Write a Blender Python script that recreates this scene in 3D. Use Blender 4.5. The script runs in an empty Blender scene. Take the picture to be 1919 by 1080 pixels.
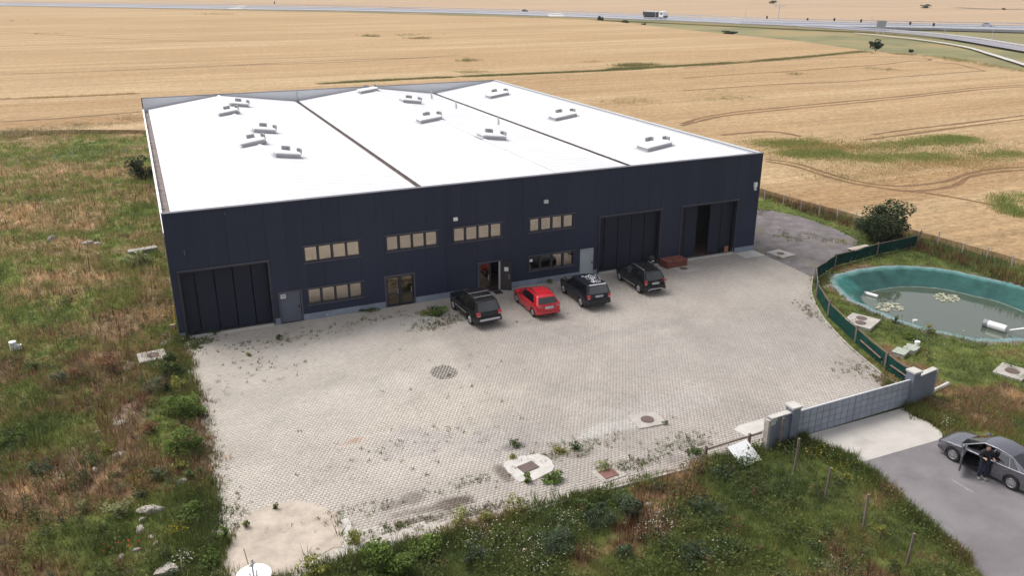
import bpy, bmesh, math, random
import numpy as np
from mathutils import Vector, Matrix
R = math.radians
random.seed(7); rng = np.random.default_rng(7)
scene = bpy.context.scene
COL = scene.collection

# ---------------------------------------------------------------- camera, sky, sun, exposure
cd = bpy.data.cameras.new('camera'); cam = bpy.data.objects.new('camera', cd); COL.objects.link(cam)
cam.location = (-0.165, -50.507, 20.841)
cam.rotation_euler = (math.pi/2-0.36078, 0, -0.41857)
cd.sensor_width = 36; cd.lens = 28.958; cd.clip_start = 0.5; cd.clip_end = 6000
scene.camera = cam
world = bpy.data.worlds.new('World'); scene.world = world; world.use_nodes = True
wn = world.node_tree; wn.nodes.clear()
sky = wn.nodes.new('ShaderNodeTexSky'); sky.sky_type = 'NISHITA'; sky.sun_disc = False
sky.sun_elevation = R(56); sky.sun_rotation = R(-35); sky.dust_density = 4; sky.air_density = 1.0
hs = wn.nodes.new('ShaderNodeHueSaturation'); hs.inputs['Saturation'].default_value = 0.22
bg = wn.nodes.new('ShaderNodeBackground'); bg.inputs['Strength'].default_value = 0.145
wo = wn.nodes.new('ShaderNodeOutputWorld')
wn.links.new(sky.outputs[0], hs.inputs['Color']); wn.links.new(hs.outputs[0], bg.inputs['Color']); wn.links.new(bg.outputs[0], wo.inputs[0])
sd = bpy.data.lights.new('sun', 'SUN'); sun = bpy.data.objects.new('sun', sd); COL.objects.link(sun)
sd.energy = 1.5; sd.angle = R(32); sd.color = (1.0, 0.95, 0.89)
sdir = Vector((-0.57*math.cos(R(56)), 0.82*math.cos(R(56)), math.sin(R(56))))
sun.rotation_euler = sdir.to_track_quat('Z', 'Y').to_euler(); sun.location = (0, 0, 80)
scene.view_settings.view_transform = 'Standard'; scene.view_settings.look = 'None'
scene.view_settings.gamma = 1; scene.view_settings.use_curve_mapping = False
scene.view_settings.exposure = 0.5

# ---------------------------------------------------------------- helpers
def tag(o, label=None, cat=None, group=None, kind=None):
    if label: o['label'] = label
    if cat: o['category'] = cat
    if group: o['group'] = group
    if kind: o['kind'] = kind
    return o
def empty(name, loc=(0, 0, 0), rz=0.0, label=None, cat=None, group=None):
    o = bpy.data.objects.new(name, None); COL.objects.link(o)
    o.empty_display_size = 0.3; o.location = loc; o.rotation_euler = (0, 0, rz)
    return tag(o, label, cat, group)
def link(name, me, parent=None, loc=None, rz=0.0):
    o = bpy.data.objects.new(name, me); COL.objects.link(o)
    if parent is not None: o.parent = parent
    if loc is not None: o.location = loc
    if rz: o.rotation_euler = (0, 0, rz)
    return o
class MB:
    def __init__(s): s.v = []; s.f = []; s.m = []
    def add(s, vs, fs, mi=0):
        b = len(s.v); s.v += [tuple(p) for p in vs]
        for f in fs: s.f.append(tuple(i+b for i in f)); s.m.append(mi)
        return s
    def box(s, x0, x1, y0, y1, z0, z1, mi=0, M=None):
        vs = [Vector((x, y, z)) for z in (z0, z1) for y in (y0, y1) for x in (x0, x1)]
        if M is not None: vs = [M @ p for p in vs]
        return s.add(vs, [(0, 2, 3, 1), (4, 5, 7, 6), (0, 1, 5, 4), (2, 6, 7, 3), (0, 4, 6, 2), (1, 3, 7, 5)], mi)
    def tube(s, pts, r, n=8, mi=0, r2=None, cap=True):
        pts = [Vector(p) for p in pts]; k = len(pts); vs = []
        for i, p in enumerate(pts):
            d = (pts[min(i+1, k-1)]-pts[max(i-1, 0)]).normalized()
            a = d.cross(Vector((0, 0, 1)))
            if a.length < 1e-3: a = d.cross(Vector((1, 0, 0)))
            a.normalize(); b = d.cross(a)
            rr = r if r2 is None else r+(r2-r)*i/max(1, k-1)
            vs += [p+rr*(math.cos(t)*a+math.sin(t)*b) for t in (2*math.pi*j/n for j in range(n))]
        fs = [(i*n+j, i*n+(j+1) % n, (i+1)*n+(j+1) % n, (i+1)*n+j) for i in range(k-1) for j in range(n)]
        if cap: fs += [tuple(range(n-1, -1, -1)), tuple((k-1)*n+j for j in range(n))]
        return s.add(vs, fs, mi)
    def disc(s, c, r, h=0.02, n=20, mi=0, sx=1.0):
        vs = [(c[0]+r*sx*math.cos(2*math.pi*j/n), c[1]+r*math.sin(2*math.pi*j/n), c[2]+z) for z in (0, h) for j in range(n)]
        fs = [tuple(range(n-1, -1, -1)), tuple(range(n, 2*n))]+[(j, (j+1) % n, n+(j+1) % n, n+j) for j in range(n)]
        return s.add(vs, fs, mi)
    def mesh(s, name, mats, smooth=None):
        me = bpy.data.meshes.new(name); me.from_pydata(s.v, [], s.f)
        for m in (mats if isinstance(mats, (list, tuple)) else [mats]): me.materials.append(m)
        if any(s.m): me.polygons.foreach_set('material_index', s.m)
        if smooth is not None:
            me.polygons.foreach_set('use_smooth', [True]*len(me.polygons)); me.set_sharp_from_angle(angle=R(smooth))
        me.validate(); me.update(); return me
    def build(s, name, mats, parent=None, loc=None, rz=0.0, smooth=None):
        return link(name, s.mesh(name, mats, smooth), parent, loc, rz)
def np_mesh(name, V, F, mat, col=None, fl=3):
    me = bpy.data.meshes.new(name); V = np.asarray(V, np.float32).reshape(-1, 3); F = np.asarray(F, np.int32).reshape(-1, fl)
    me.vertices.add(len(V)); me.vertices.foreach_set('co', V.ravel())
    me.loops.add(F.size); me.loops.foreach_set('vertex_index', F.ravel())
    me.polygons.add(len(F)); me.polygons.foreach_set('loop_start', np.arange(0, F.size, fl, dtype=np.int32))
    me.polygons.foreach_set('loop_total', np.full(len(F), fl, np.int32))
    if col is not None:
        a = me.color_attributes.new('Col', 'FLOAT_COLOR', 'POINT')
        c = np.ones((len(V), 4), np.float32); c[:, :3] = col; a.data.foreach_set('color', c.ravel())
    me.materials.append(mat); me.update(calc_edges=True); return me
def inside(poly, x, y):
    x = np.asarray(x, float); y = np.asarray(y, float); r = np.zeros(x.shape, bool); n = len(poly)
    for i in range(n):
        x0, y0 = poly[i][:2]; x1, y1 = poly[(i+1) % n][:2]
        if y0 == y1: continue
        c = ((y0 > y) != (y1 > y)) & (x < (x1-x0)*(y-y0)/(y1-y0)+x0); r ^= c
    return r
def seg_dist(pts, x, y):
    d = np.full(np.shape(x), 1e9)
    for (x0, y0), (x1, y1) in zip(pts[:-1], pts[1:]):
        L = (x1-x0)**2+(y1-y0)**2+1e-9
        t = np.clip(((x-x0)*(x1-x0)+(y-y0)*(y1-y0))/L, 0, 1)
        d = np.minimum(d, np.hypot(x-x0-t*(x1-x0), y-y0-t*(y1-y0)))
    return d
_lat = rng.random((256, 256))
def vnoise(x, y, s):
    x = np.asarray(x)/s+100.3; y = np.asarray(y)/s+57.7
    xi = np.floor(x).astype(int); yi = np.floor(y).astype(int); fx = x-xi; fy = y-yi
    fx = fx*fx*(3-2*fx); fy = fy*fy*(3-2*fy)
    L = lambda a, b: _lat[a & 255, b & 255]
    return (L(xi, yi)*(1-fx)+L(xi+1, yi)*fx)*(1-fy)+(L(xi, yi+1)*(1-fx)+L(xi+1, yi+1)*fx)*fy
def fbm(x, y, s, o=4):
    t = 0; a = 0.5; n = 0
    for k in range(o): t = t+a*vnoise(x+17*k, y-31*k, s/2**k); n += a; a *= 0.55
    return t/n
def smooth_line(pts, n=8, closed=False):
    P = [Vector(p) for p in pts]; k = len(P); out = []
    rngi = range(k if closed else k-1)
    for i in rngi:
        p1 = P[i]; p2 = P[(i+1) % k]
        p0 = P[i-1] if (closed or i > 0) else p1+(p1-p2); p3 = P[(i+2) % k] if (closed or i+2 < k) else p2+(p2-p1)
        for j in range(n):
            t = j/n
            out.append(tuple(0.5*((2*p1)+(p2-p0)*t+(2*p0-5*p1+4*p2-p3)*t*t+(3*p1-p0-3*p2+p3)*t**3)))
    if not closed: out.append(tuple(P[-1]))
    return out
def ribbon(pts, w, z, jit=0.0):
    V = []; k = len(pts)
    for i in range(k):
        d = Vector(pts[min(i+1, k-1)])-Vector(pts[max(i-1, 0)]); d.normalize(); nrm = Vector((-d.y, d.x))
        ww = w*(1+random.uniform(-jit, jit))
        p = Vector(pts[i]); V += [(p+nrm*ww/2).to_3d()+Vector((0, 0, z)), (p-nrm*ww/2).to_3d()+Vector((0, 0, z))]
    return V, [(2*i, 2*i+1, 2*i+3, 2*i+2) for i in range(k-1)]
def sheet(name, poly, z, mat, label=None, cat=None, kind='structure', thick=0.0, parent=None):
    n = len(poly); mb = MB()
    a = sum(poly[i][0]*poly[(i+1) % n][1]-poly[(i+1) % n][0]*poly[i][1] for i in range(n))
    if a < 0: poly = poly[::-1]
    if thick:
        mb.add([(x, y, z) for x, y in poly]+[(x, y, z-thick) for x, y in poly], [tuple(range(n))]+[(i, n+i, n+(i+1) % n, (i+1) % n) for i in range(n)])
    else: mb.add([(x, y, z) for x, y in poly], [tuple(range(n))])
    o = mb.build(name, mat, parent)
    if parent is None: tag(o, label, cat, None, kind)
    return o

# ---------------------------------------------------------------- materials
MATS = {}
def mat(name, col, rough=0.7, metal=0.0, var=0.0, scale=3.0, bump=0.0, bscale=None, attr=None, obrand=0.0, island=0.0, stretch=None, spec=None, trans=0.0, ior=None, emis=None, coat=0.0, transl=0.0, detail=5.0, noise2=None):
    if name in MATS: return MATS[name]
    m = bpy.data.materials.new(name); m.use_nodes = True; nt = m.node_tree; N = nt.nodes; L = nt.links
    b = N['Principled BSDF']; b.inputs['Roughness'].default_value = rough; b.inputs['Metallic'].default_value = metal
    if spec is not None: b.inputs['Specular IOR Level'].default_value = spec
    if coat: b.inputs['Coat Weight'].default_value = coat
    if trans: b.inputs['Transmission Weight'].default_value = trans
    if ior: b.inputs['IOR'].default_value = ior
    c = N.new('ShaderNodeRGB'); c.outputs[0].default_value = (*col, 1); out = c.outputs[0]
    if attr:
        at = N.new('ShaderNodeAttribute'); at.attribute_name = 'Col'; out = at.outputs['Color']
    co = None
    def coords():
        nonlocal co
        if co is None:
            g = N.new('ShaderNodeNewGeometry'); co = g.outputs['Position']
            if stretch:
                mp = N.new('ShaderNodeMapping'); mp.inputs['Rotation'].default_value = (0, 0, stretch[0]); mp.inputs['Scale'].default_value = stretch[1]
                mp.vector_type = 'POINT'; L.new(co, mp.inputs['Vector']); co = mp.outputs[0]
        return co
    def mul(a, fac):
        x = N.new('ShaderNodeMix'); x.data_type = 'RGBA'; x.blend_type = 'MULTIPLY'; x.inputs['Factor'].default_value = 1
        L.new(a, x.inputs[6]); L.new(fac, x.inputs[7]); return x.outputs[2]
    def rng_(src, v):
        r = N.new('ShaderNodeMapRange'); r.inputs['From Min'].default_value = 0.0; r.inputs['From Max'].default_value = 1.0
        r.inputs['To Min'].default_value = 1-v; r.inputs['To Max'].default_value = 1+v; L.new(src, r.inputs['Value']); return r.outputs[0]
    if var:
        n = N.new('ShaderNodeTexNoise'); n.inputs['Scale'].default_value = scale; n.inputs['Detail'].default_value = detail; n.inputs['Roughness'].default_value = 0.65
        L.new(coords(), n.inputs['Vector'])
        r = N.new('ShaderNodeMapRange'); r.inputs['From Min'].default_value = 0.28; r.inputs['From Max'].default_value = 0.72
        r.inputs['To Min'].default_value = 1-var; r.inputs['To Max'].default_value = 1+var; L.new(n.outputs['Fac'], r.inputs['Value']); out = mul(out, r.outputs[0])
    if noise2:
        c2, sc2, lo, hi = noise2
        n = N.new('ShaderNodeTexNoise'); n.inputs['Scale'].default_value = sc2; n.inputs['Detail'].default_value = 6; L.new(coords(), n.inputs['Vector'])
        r = N.new('ShaderNodeMapRange'); r.inputs['From Min'].default_value = lo; r.inputs['From Max'].default_value = hi; L.new(n.outputs['Fac'], r.inputs['Value'])
        x = N.new('ShaderNodeMix'); x.data_type = 'RGBA'; L.new(r.outputs[0], x.inputs['Factor']); L.new(out, x.inputs[6]); x.inputs[7].default_value = (*c2, 1); out = x.outputs[2]
    if obrand:
        oi = N.new('ShaderNodeObjectInfo'); out = mul(out, rng_(oi.outputs['Random'], obrand))
    if island:
        g = N.new('ShaderNodeNewGeometry'); out = mul(out, rng_(g.outputs['Random Per Island'], island))
    L.new(out, b.inputs['Base Color'])
    if bump:
        n = N.new('ShaderNodeTexNoise'); n.inputs['Scale'].default_value = bscale or scale; n.inputs['Detail'].default_value = 4; L.new(coords(), n.inputs['Vector'])
        bp = N.new('ShaderNodeBump'); bp.inputs['Strength'].default_value = bump; bp.inputs['Distance'].default_value = 0.1
        L.new(n.outputs['Fac'], bp.inputs['Height']); L.new(bp.outputs[0], b.inputs['Normal'])
    if emis:
        b.inputs['Emission Color'].default_value = (*emis[0], 1); b.inputs['Emission Strength'].default_value = emis[1]
    if transl:
        tr = N.new('ShaderNodeBsdfTranslucent'); L.new(out, tr.inputs['Color']); ms = N.new('ShaderNodeMixShader'); ms.inputs[0].default_value = transl
        L.new(b.outputs[0], ms.inputs[1]); L.new(tr.outputs[0], ms.inputs[2]); L.new(ms.outputs[0], N['Material Output'].inputs['Surface'])
    MATS[name] = m; return m
M_ground = mat('soil_and_turf', (0.1, 0.1, 0.05), 0.95, attr=True, var=0.45, scale=2.2, bump=0.6, bscale=6, spec=0.1)
M_plant = mat('weed_leaves', (0.08, 0.1, 0.03), 0.75, attr=True, island=0.35, spec=0.2, transl=.45)
M_leaf = mat('shrub_leaves', (0.05, 0.08, 0.02), 0.6, attr=True, island=0.4, spec=0.3, transl=.4)
M_stem = mat('woody_stem', (0.12, 0.085, 0.055), 0.9, var=0.3, scale=8)
M_paver = mat('concrete_pavers', (0.4, 0.37, 0.34), 0.9, attr=True, island=0.06, var=0.10, scale=0.35, spec=0.25)
M_paver1 = mat('concrete_paver_single', (0.46, 0.42, 0.38), 0.9, obrand=0.10, var=0.14, scale=3, spec=0.25)
M_bed = mat('joint_sand', (0.40, 0.36, 0.315), 0.95, var=0.2, scale=1.2)
M_conc = mat('pale_concrete', (0.48, 0.46, 0.43), 0.9, var=0.12, scale=1.0, bump=0.15, bscale=9)
M_concw = mat('white_mortar', (0.48, 0.455, 0.425), 0.9, var=0.12, scale=2.0, bump=0.2, bscale=9)
M_concg = mat('weathered_concrete', (0.36, 0.33, 0.30), 0.92, var=0.3, scale=2.5, bump=0.3, bscale=9)
M_apron = mat('driveway_concrete', (0.45, 0.42, 0.39), 0.9, var=0.13, scale=0.55, bump=0.1, bscale=12, noise2=((0.34, 0.31, 0.285), 0.7, 0.52, 0.75))
M_asph = mat('asphalt', (0.172, 0.158, 0.166), 0.9, noise2=((0.215, 0.20, 0.205), 0.3, 0.48, 0.72), var=0.2, scale=0.6, bump=0.35, bscale=30, detail=9)
M_gravel = mat('grey_gravel', (0.15, 0.132, 0.134), 0.95, var=0.5, scale=.8, bump=0.6, bscale=9, detail=9, noise2=((0.15, 0.14, 0.07), 0.3, 0.54, 0.66))
M_sand = mat('sandy_earth', (0.43, 0.365, 0.305), 0.95, var=0.3, scale=0.9, bump=0.3, bscale=8, detail=8)
M_clad = mat('navy_cladding', (0.027, 0.033, 0.061), 0.55, spec=.25, obrand=0.06, var=0.06, scale=0.3)
M_clad2 = mat('dark_gate_cladding', (0.018, 0.021, 0.037), 0.6, obrand=0.08, spec=.25)
M_trim = mat('dark_trim', (0.03, 0.03, 0.045), 0.45)
M_trim2 = mat('edge_flashing', (0.09, 0.085, 0.11), 0.35)
M_black = mat('black_void', (0.004, 0.004, 0.005), 0.9)
M_inner = mat('interior_dark', (0.03, 0.026, 0.024), 0.9)
M_roof = mat('white_roof_sheet', (0.64, 0.64, 0.658), 0.5, obrand=0.02, var=.035, scale=.25)
M_white = mat('white_paint', (0.8, 0.8, 0.8), 0.5)
M_lgrey = mat('light_grey_metal', (0.52, 0.53, 0.56), 0.5)
M_mgrey = mat('mid_grey_metal', (0.22, 0.225, 0.24), 0.5)
M_gutter = mat('gutter_dirt', (0.22, 0.18, 0.17), 0.9, var=0.4, scale=1.5)
M_plinth = mat('pale_blue_plinth', (0.24, 0.275, 0.34), 0.85, var=0.2, scale=1.2, noise2=((0.55, 0.56, 0.58), 2.5, 0.66, 0.72))
M_doorg = mat('slate_door', (0.10, 0.115, 0.15), 0.6, var=0.08, scale=1)
M_doorl = mat('pale_grey_door', (0.34, 0.37, 0.41), 0.6, var=0.12, scale=0.8)
M_pane = mat('bronze_glass', (0.39, 0.355, 0.31), 0.04, metal=1.0)
M_paned = mat('dark_glass', (0.02, 0.02, 0.022), 0.04, spec=0.9)
M_glassd = mat('door_glass', (0.24, 0.20, 0.155), 0.04, metal=1.0)
M_brick = mat('red_brick', (0.20, 0.065, 0.05), 0.85, island=0.25, var=0.15, scale=5)
M_iron = mat('rusty_iron', (0.12, 0.085, 0.075), 0.8, var=0.25, scale=6)
M_ironr = mat('red_iron', (0.19, 0.09, 0.075), 0.8, var=0.25, scale=6)
M_rubber = mat('tyre_rubber', (0.012, 0.012, 0.013), 0.8)
M_rim = mat('alloy_rim', (0.45, 0.45, 0.47), 0.35, metal=0.7)
M_cglass = mat('car_glass', (0.006, 0.007, 0.008), 0.05, spec=1.0, coat=.6)
M_chrome = mat('chrome_strip', (0.62, 0.62, 0.64), 0.25, metal=0.8)
M_tail = mat('tail_lamp_red', (0.42, 0.015, 0.02), 0.15, coat=0.5)
M_head = mat('head_lamp', (0.3, 0.31, 0.33), 0.1, coat=0.5)
M_plate = mat('plate_white', (0.72, 0.73, 0.76), 0.5)
M_ink = mat('plate_ink', (0.02, 0.02, 0.03), 0.6)
M_blackp = mat('black_plastic', (0.014, 0.014, 0.015), 0.6)
M_wood = mat('weathered_wood', (0.17, 0.13, 0.105), 0.9, var=0.35, scale=4)
M_wooda = mat('brown_rail_wood', (0.15, 0.095, 0.07), 0.85, var=0.35, scale=4)
M_net = mat('green_mesh', (0.007, 0.042, 0.035), 0.9, spec=.1, var=0.25, scale=1.5)
M_gate = mat('gate_grey_paint', (0.27, 0.295, 0.345), 0.6, var=0.1, scale=1.0, obrand=0.07)
M_gate2 = mat('gate_blue_grey', (0.15, 0.17, 0.215), 0.65, var=0.12, scale=1.0)
M_liner = mat('turquoise_liner', (0.045, 0.20, 0.18), 0.9, spec=.15, attr=True, var=0.3, scale=1.2, bump=0.7, bscale=1.6)
M_water = mat('pond_water', (0.065, 0.082, 0.058), 0.03, spec=1.0, bump=0.012, bscale=2.5)
M_pipe = mat('white_plastic_pipe', (0.72, 0.70, 0.70), 0.4)
M_stone = mat('pale_stone', (0.36, 0.32, 0.285), 0.9, var=0.3, scale=3, bump=0.4, bscale=6)
M_wire = mat('fence_wire', (0.14, 0.13, 0.12), 0.7)
M_postg = mat('pale_fence_post', (0.42, 0.40, 0.40), 0.8)
M_road = mat('pale_highway', (0.30, 0.30, 0.33), 0.85, var=0.1, scale=0.05)
M_rail = mat('guard_rail_steel', (0.52, 0.54, 0.60), 0.5)
M_white2 = mat('lettering_white', (0.75, 0.75, 0.75), 0.7)
M_yellow = mat('yellow_pipe', (0.62, 0.42, 0.06), 0.5)

# ---------------------------------------------------------------- outlines of the place (metres; x along the facade, y away from the camera)
BW, BD, BH = 43.86, 53.89, 8.0
SAND = [(-0.25, -23.21), (0.06, -22.02), (0.56, -21.00), (1.55, -20.04), (2.70, -19.62), (3.66, -19.84), (4.51, -20.84), (4.84, -22.17), (4.80, -23.26), (4.27, -23.73), (3.14, -23.74), (2.42, -24.40)]
YARD = [(0.25, 0.0), (0.35, -8), (0.25, -15), (0.1, -24.6), (5.0, -24.6), (11.5, -24.3), (17.5, -24.35), (24.4, -24.3), (34.3, -24.1)] + [(35.42, -21.50), (35.71, -20.47), (36.73, -17.36), (38.21, -13.96), (39.57, -11.64), (41.27, -9.30), (43.52, -7.02)] + [(43.7, -5.2), (43.86, 0.0)]
GRAVEL = [(43.86, 0.0), (43.7, -5.2)] + [(43.52, -7.02), (46.28, -5.48), (50.31, -3.84), (53.74, -1.59), (54.63, 2.38), (54.50, 6.28), (53.44, 9.46)] + [(49.5, 14), (46, 22), (43.95, 24)]
APRON = [(26.35, -24.42), (33.85, -24.3), (33.95, -24.8)] + [(33.31, -27.00), (32.82, -27.33), (27.45, -27.27), (27.03, -26.19), (26.26, -24.92)]
ROAD = [(27.45, -27.27), (27.20, -28.57), (26.77, -30.41), (26.49, -31.87), (26.14, -33.53), (25.95, -34.94)] + [(25.6, -38), (24.5, -60), (34.5, -60), (35.2, -40), (34.8, -33)] + [(34.35, -29.5), (33.9, -27.6)] + [(32.97, -27.29)]
POND = smooth_line([(45.28, -7.94), (49.31, -7.53), (51.74, -8.35), (53.55, -9.71), (54.96, -12.69)] + [(55.6, -14.6), (55.4, -18.2), (53.6, -20.9), (50.4, -21.9)] + [(45.70, -20.19), (44.33, -19.04), (43.04, -16.13), (42.89, -12.71), (43.48, -10.18)], 6, True)
PC = (np.mean([p[0] for p in POND]), np.mean([p[1] for p in POND]))
WHEAT = [(-700, 118), (-80, 94), (-19, 85.5), (-8, 82), (0, 78), (20, 72), (45, 60), (54, 40), (56.2, 22), (57.2, 10), (58.6, 0), (59.6, -8), (61, -20), (63, -60), (400, -60), (300, 30)] + [(188.16, 80.53), (194.81, 93.67), (199.76, 106.80), (202.68, 123.00), (198.72, 138.66), (208.83, 176.76), (211.54, 249.18), (218.66, 312.69), (216.33, 377.11), (126.98, 504.56), (23.41, 632.71), (-91.69, 758.68)] + [(-700, 1120)]

# ---------------------------------------------------------------- colours of the wild ground (used by turf and plants alike)
DG, GR, BR, OL, ST, RU, BN, GG = [np.array(c) for c in ((.052, .068, .022), (.080, .098, .027), (.105, .145, .024), (.115, .100, .038), (.29, .205, .115), (.145, .082, .045), (.122, .090, .064), (.105, .118, .056))]
RAMP = np.array([DG, GR, GR*1.15, OL, RU, BN, ST]); RPOS = np.array([0.12, 0.34, 0.46, 0.55, 0.64, 0.72, 0.86])
BLOBS = [  # centre, radius x, radius y, shift on the ramp (minus = greener, plus = drier)
 ((-12.19, 51.84), 7, 9, .17), ((-8.68, 35.89), 6, 6, .24), ((-11.55, 33.23), 4, 6, .10), ((-7.16, 22.71), 2.2, 2.5, .20), ((-8.62, 7.41), 3, 4, .12), ((-2.30, 27.20), 3, 9, -.17), ((-2.53, 8.85), 1.8, 3, -.22),
 ((-7.36, 65.59), 9, 8, -.10), ((-14.72, 83.31), 12, 8, .09), ((-4.36, -2.23), 1.6, 1.6, .17), ((-6.05, -6.28), 2.5, 2.5, .10), ((-6.67, -14.36), 2, 2, .15), ((-3.27, -13.10), 1.3, 1.6, .16),
 ((-7.71, -9.57), 1.2, 1.1, -.30), ((-3.87, -19.20), 1.8, 1.6, -.22), ((-5.38, -19.24), 1.5, 1.2, -.24), ((-0.74, -18.69), .7, 1.6, -.22), ((-2.76, -8.38), 1.6, 1.6, .08), ((-2.06, 16.05), 2.5, 3, -.12), ((-6.60, 10.68), 2.5, 3, -.05),
 ((10.18, -23.98), 2.4, .9, .3), ((15.63, -27.19), 1.8, 1.2, .42), ((18.38, -25.81), 1.8, 1.2, .42), ((20.19, -24.82), 1.4, .7, .35), ((13.25, -27.93), 1.4, .6, .25), ((8.23, -24.25), 1.5, .6, .25), ((21.92, -31.47), .5, 1.5, .2), ((28.89, -28.49), .4, 1.2, .2), ((6.68, -24.98), 2.5, 1.2, -.2), ((13.30, -26.53), 2, 1.2, -.1),
 ((22.48, -29.10), 3.2, 3.2, -.16), ((23.82, -31.24), 2.2, 3, -.12), ((23.05, -26.80), 1.6, 1.4, -.2), ((17.19, -30.37), 2.2, 1.5, -.05), ((26.01, -26.23), .8, .6, -.05), ((24.55, -33.66), 1.4, 1.4, -.1),
 ((39.56, -25.81), 1.7, 1.2, .2), ((40.53, -23.14), 3, 2, -.1), ((42.31, -19.18), 3, 3, -.14), ((41.68, -15.23), 3, 2, -.03), ((38.42, -18.70), 1.3, 1.1, .16), ((39.32, -14.17), 1.0, 1.6, .12), ((58.22, -6.80), 4, 5, -.2), ((52.01, -5.50), 4, 2.5, -.12), ((35.52, -26.17), 2, 1.6, -.14), ((54.90, 8.16), 2, 4, -.05)]
def dryness(x, y):
    n = fbm(x, y, 5.5, 4)*0.62+fbm(x+40, y, 1.3, 3)*0.38
    n = 0.5+(n-0.5)*1.5
    n = n+np.where((x < 0.5) & (y < -1), 0.02, 0)+np.where((x < 0.5) & (y > 0), 0.03, 0)+np.where(y < -24, -0.02, 0)+np.where(x > 34, -0.07, 0)
    for (cx, cy), rx, ry, s in BLOBS:
        q = np.hypot((x-cx)/rx, (y-cy)/ry); n = n+s*np.clip(1.35-q, 0, 1)
    return n
RAMP2 = np.array([DG*1.3, GR*1.25, GR*1.45, OL*1.45, np.array([.19, .155, .075]), np.array([.22, .17, .095]), ST*1.15])
def wild_color(n, y=None):
    a = np.stack([np.interp(n, RPOS, RAMP[:, k]) for k in range(3)], -1)
    if y is None: return a
    b = np.stack([np.interp(n, RPOS, RAMP2[:, k]) for k in range(3)], -1); w = np.clip((np.asarray(y)+2)/14, 0, 1)[..., None]
    return a*(1-w)+b*w

# ---------------------------------------------------------------- terrain, fields, road surfaces
mbt = MB()
for x0, x1, y0, y1 in ((-2600, 3000, 94, 3000), (-2600, 3000, -900, -60), (-2600, -60, -60, 94), (64, 3000, -60, 94)): mbt.add([(x0, y0, -.6), (x1, y0, -.6), (x1, y1, -.6), (x0, y1, -.6)], [(0, 1, 2, 3)])
tag(mbt.build('terrain', mat('far_grassland', (0.20, 0.175, 0.075), 0.95, var=0.25, scale=0.05)), 'dry olive grassland reaching to the horizon under everything', 'terrain', None, 'structure')
gx = np.arange(-62, 66.01, 0.5); gy = np.arange(-62, 96.01, 0.5); GX, GY = np.meshgrid(gx, gy)
def ground_z(x, y):
    left = np.clip((-x-0.6)/4, 0, 1)*np.clip((70-y)/20, 0, 1)
    z = (fbm(x, y, 7, 4)-0.42)*1.3*left+(fbm(x+9, y, 2.2, 2)-0.45)*0.35*left
    low = np.clip((-25.2-y)/3, 0, 1); z = z*(1-low*0.3)+low*(fbm(x, y, 3.5, 3)-0.5)*0.35*np.clip((26-x)/3, 0, 1)
    for (cx, cy), r, h in (((-7.42, 24.08), 1.7, .55), ((-2.76, -8.38), 2.2, .35), ((-7.53, -6.23), 3.0, .4)): z = z+h*np.exp(-(((x-cx)/r)**2+((y-cy)/r)**2))
    return z
GZ = ground_z(GX, GY)
for poly, dz in ((YARD, -.14), (SAND, -.1), (APRON, -.12), (ROAD, -.12), (GRAVEL, -.1)): GZ = np.where(inside(poly, GX, GY), dz, GZ)
GZ = np.where((GX > 0) & (GX < BW) & (GY > -0.5) & (GY < BD), -.2, GZ)
pin = inside(POND, GX, GY); pd = seg_dist(POND+POND[:1], GX, GY); GZ = np.where(pin, -np.minimum(0.3+pd*0.9, 3.2), np.where(pd < .7, np.minimum(GZ, -.02), GZ))
dry = dryness(GX, GY); gc = wild_color(dry, GY)*1.15
gc = np.where(((dry > .70))[..., None], gc*np.array([1.05, 0.98, 1.0]), gc)
ring = (~pin) & (pd < .6); gc = np.where(ring[..., None], np.array([.15, .12, .115]), gc)
for c, r in (((-5.08, -12.29), 1.0), ((-3.02, -9.45), .9), ((-9.74, 41.85), 2.0), ((-3.24, -2.73), .8), ((22.41, -30.97), .4), ((29.25, -28.17), .5), ((21.24, -32.18), .5)):
    w = np.clip(1.4-np.hypot(GX-c[0], GY-c[1])/r, 0, 1)*0.7; gc = gc*(1-w[..., None])+np.array([.27, .205, .17])*w[..., None]
ny, nx = GX.shape; idx = np.arange(nx*ny).reshape(ny, nx)
F = np.stack([idx[:-1, :-1], idx[:-1, 1:], idx[1:, 1:], idx[1:, :-1]], -1).reshape(-1, 4)
me = np_mesh('ground', np.stack([GX, GY, GZ], -1), F, M_ground, gc.reshape(-1, 3), 4); me.polygons.foreach_set('use_smooth', [True]*len(me.polygons))
tag(link('ground', me), 'uneven weedy earth around the paved yard and the pond', 'ground', None, 'structure')

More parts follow.
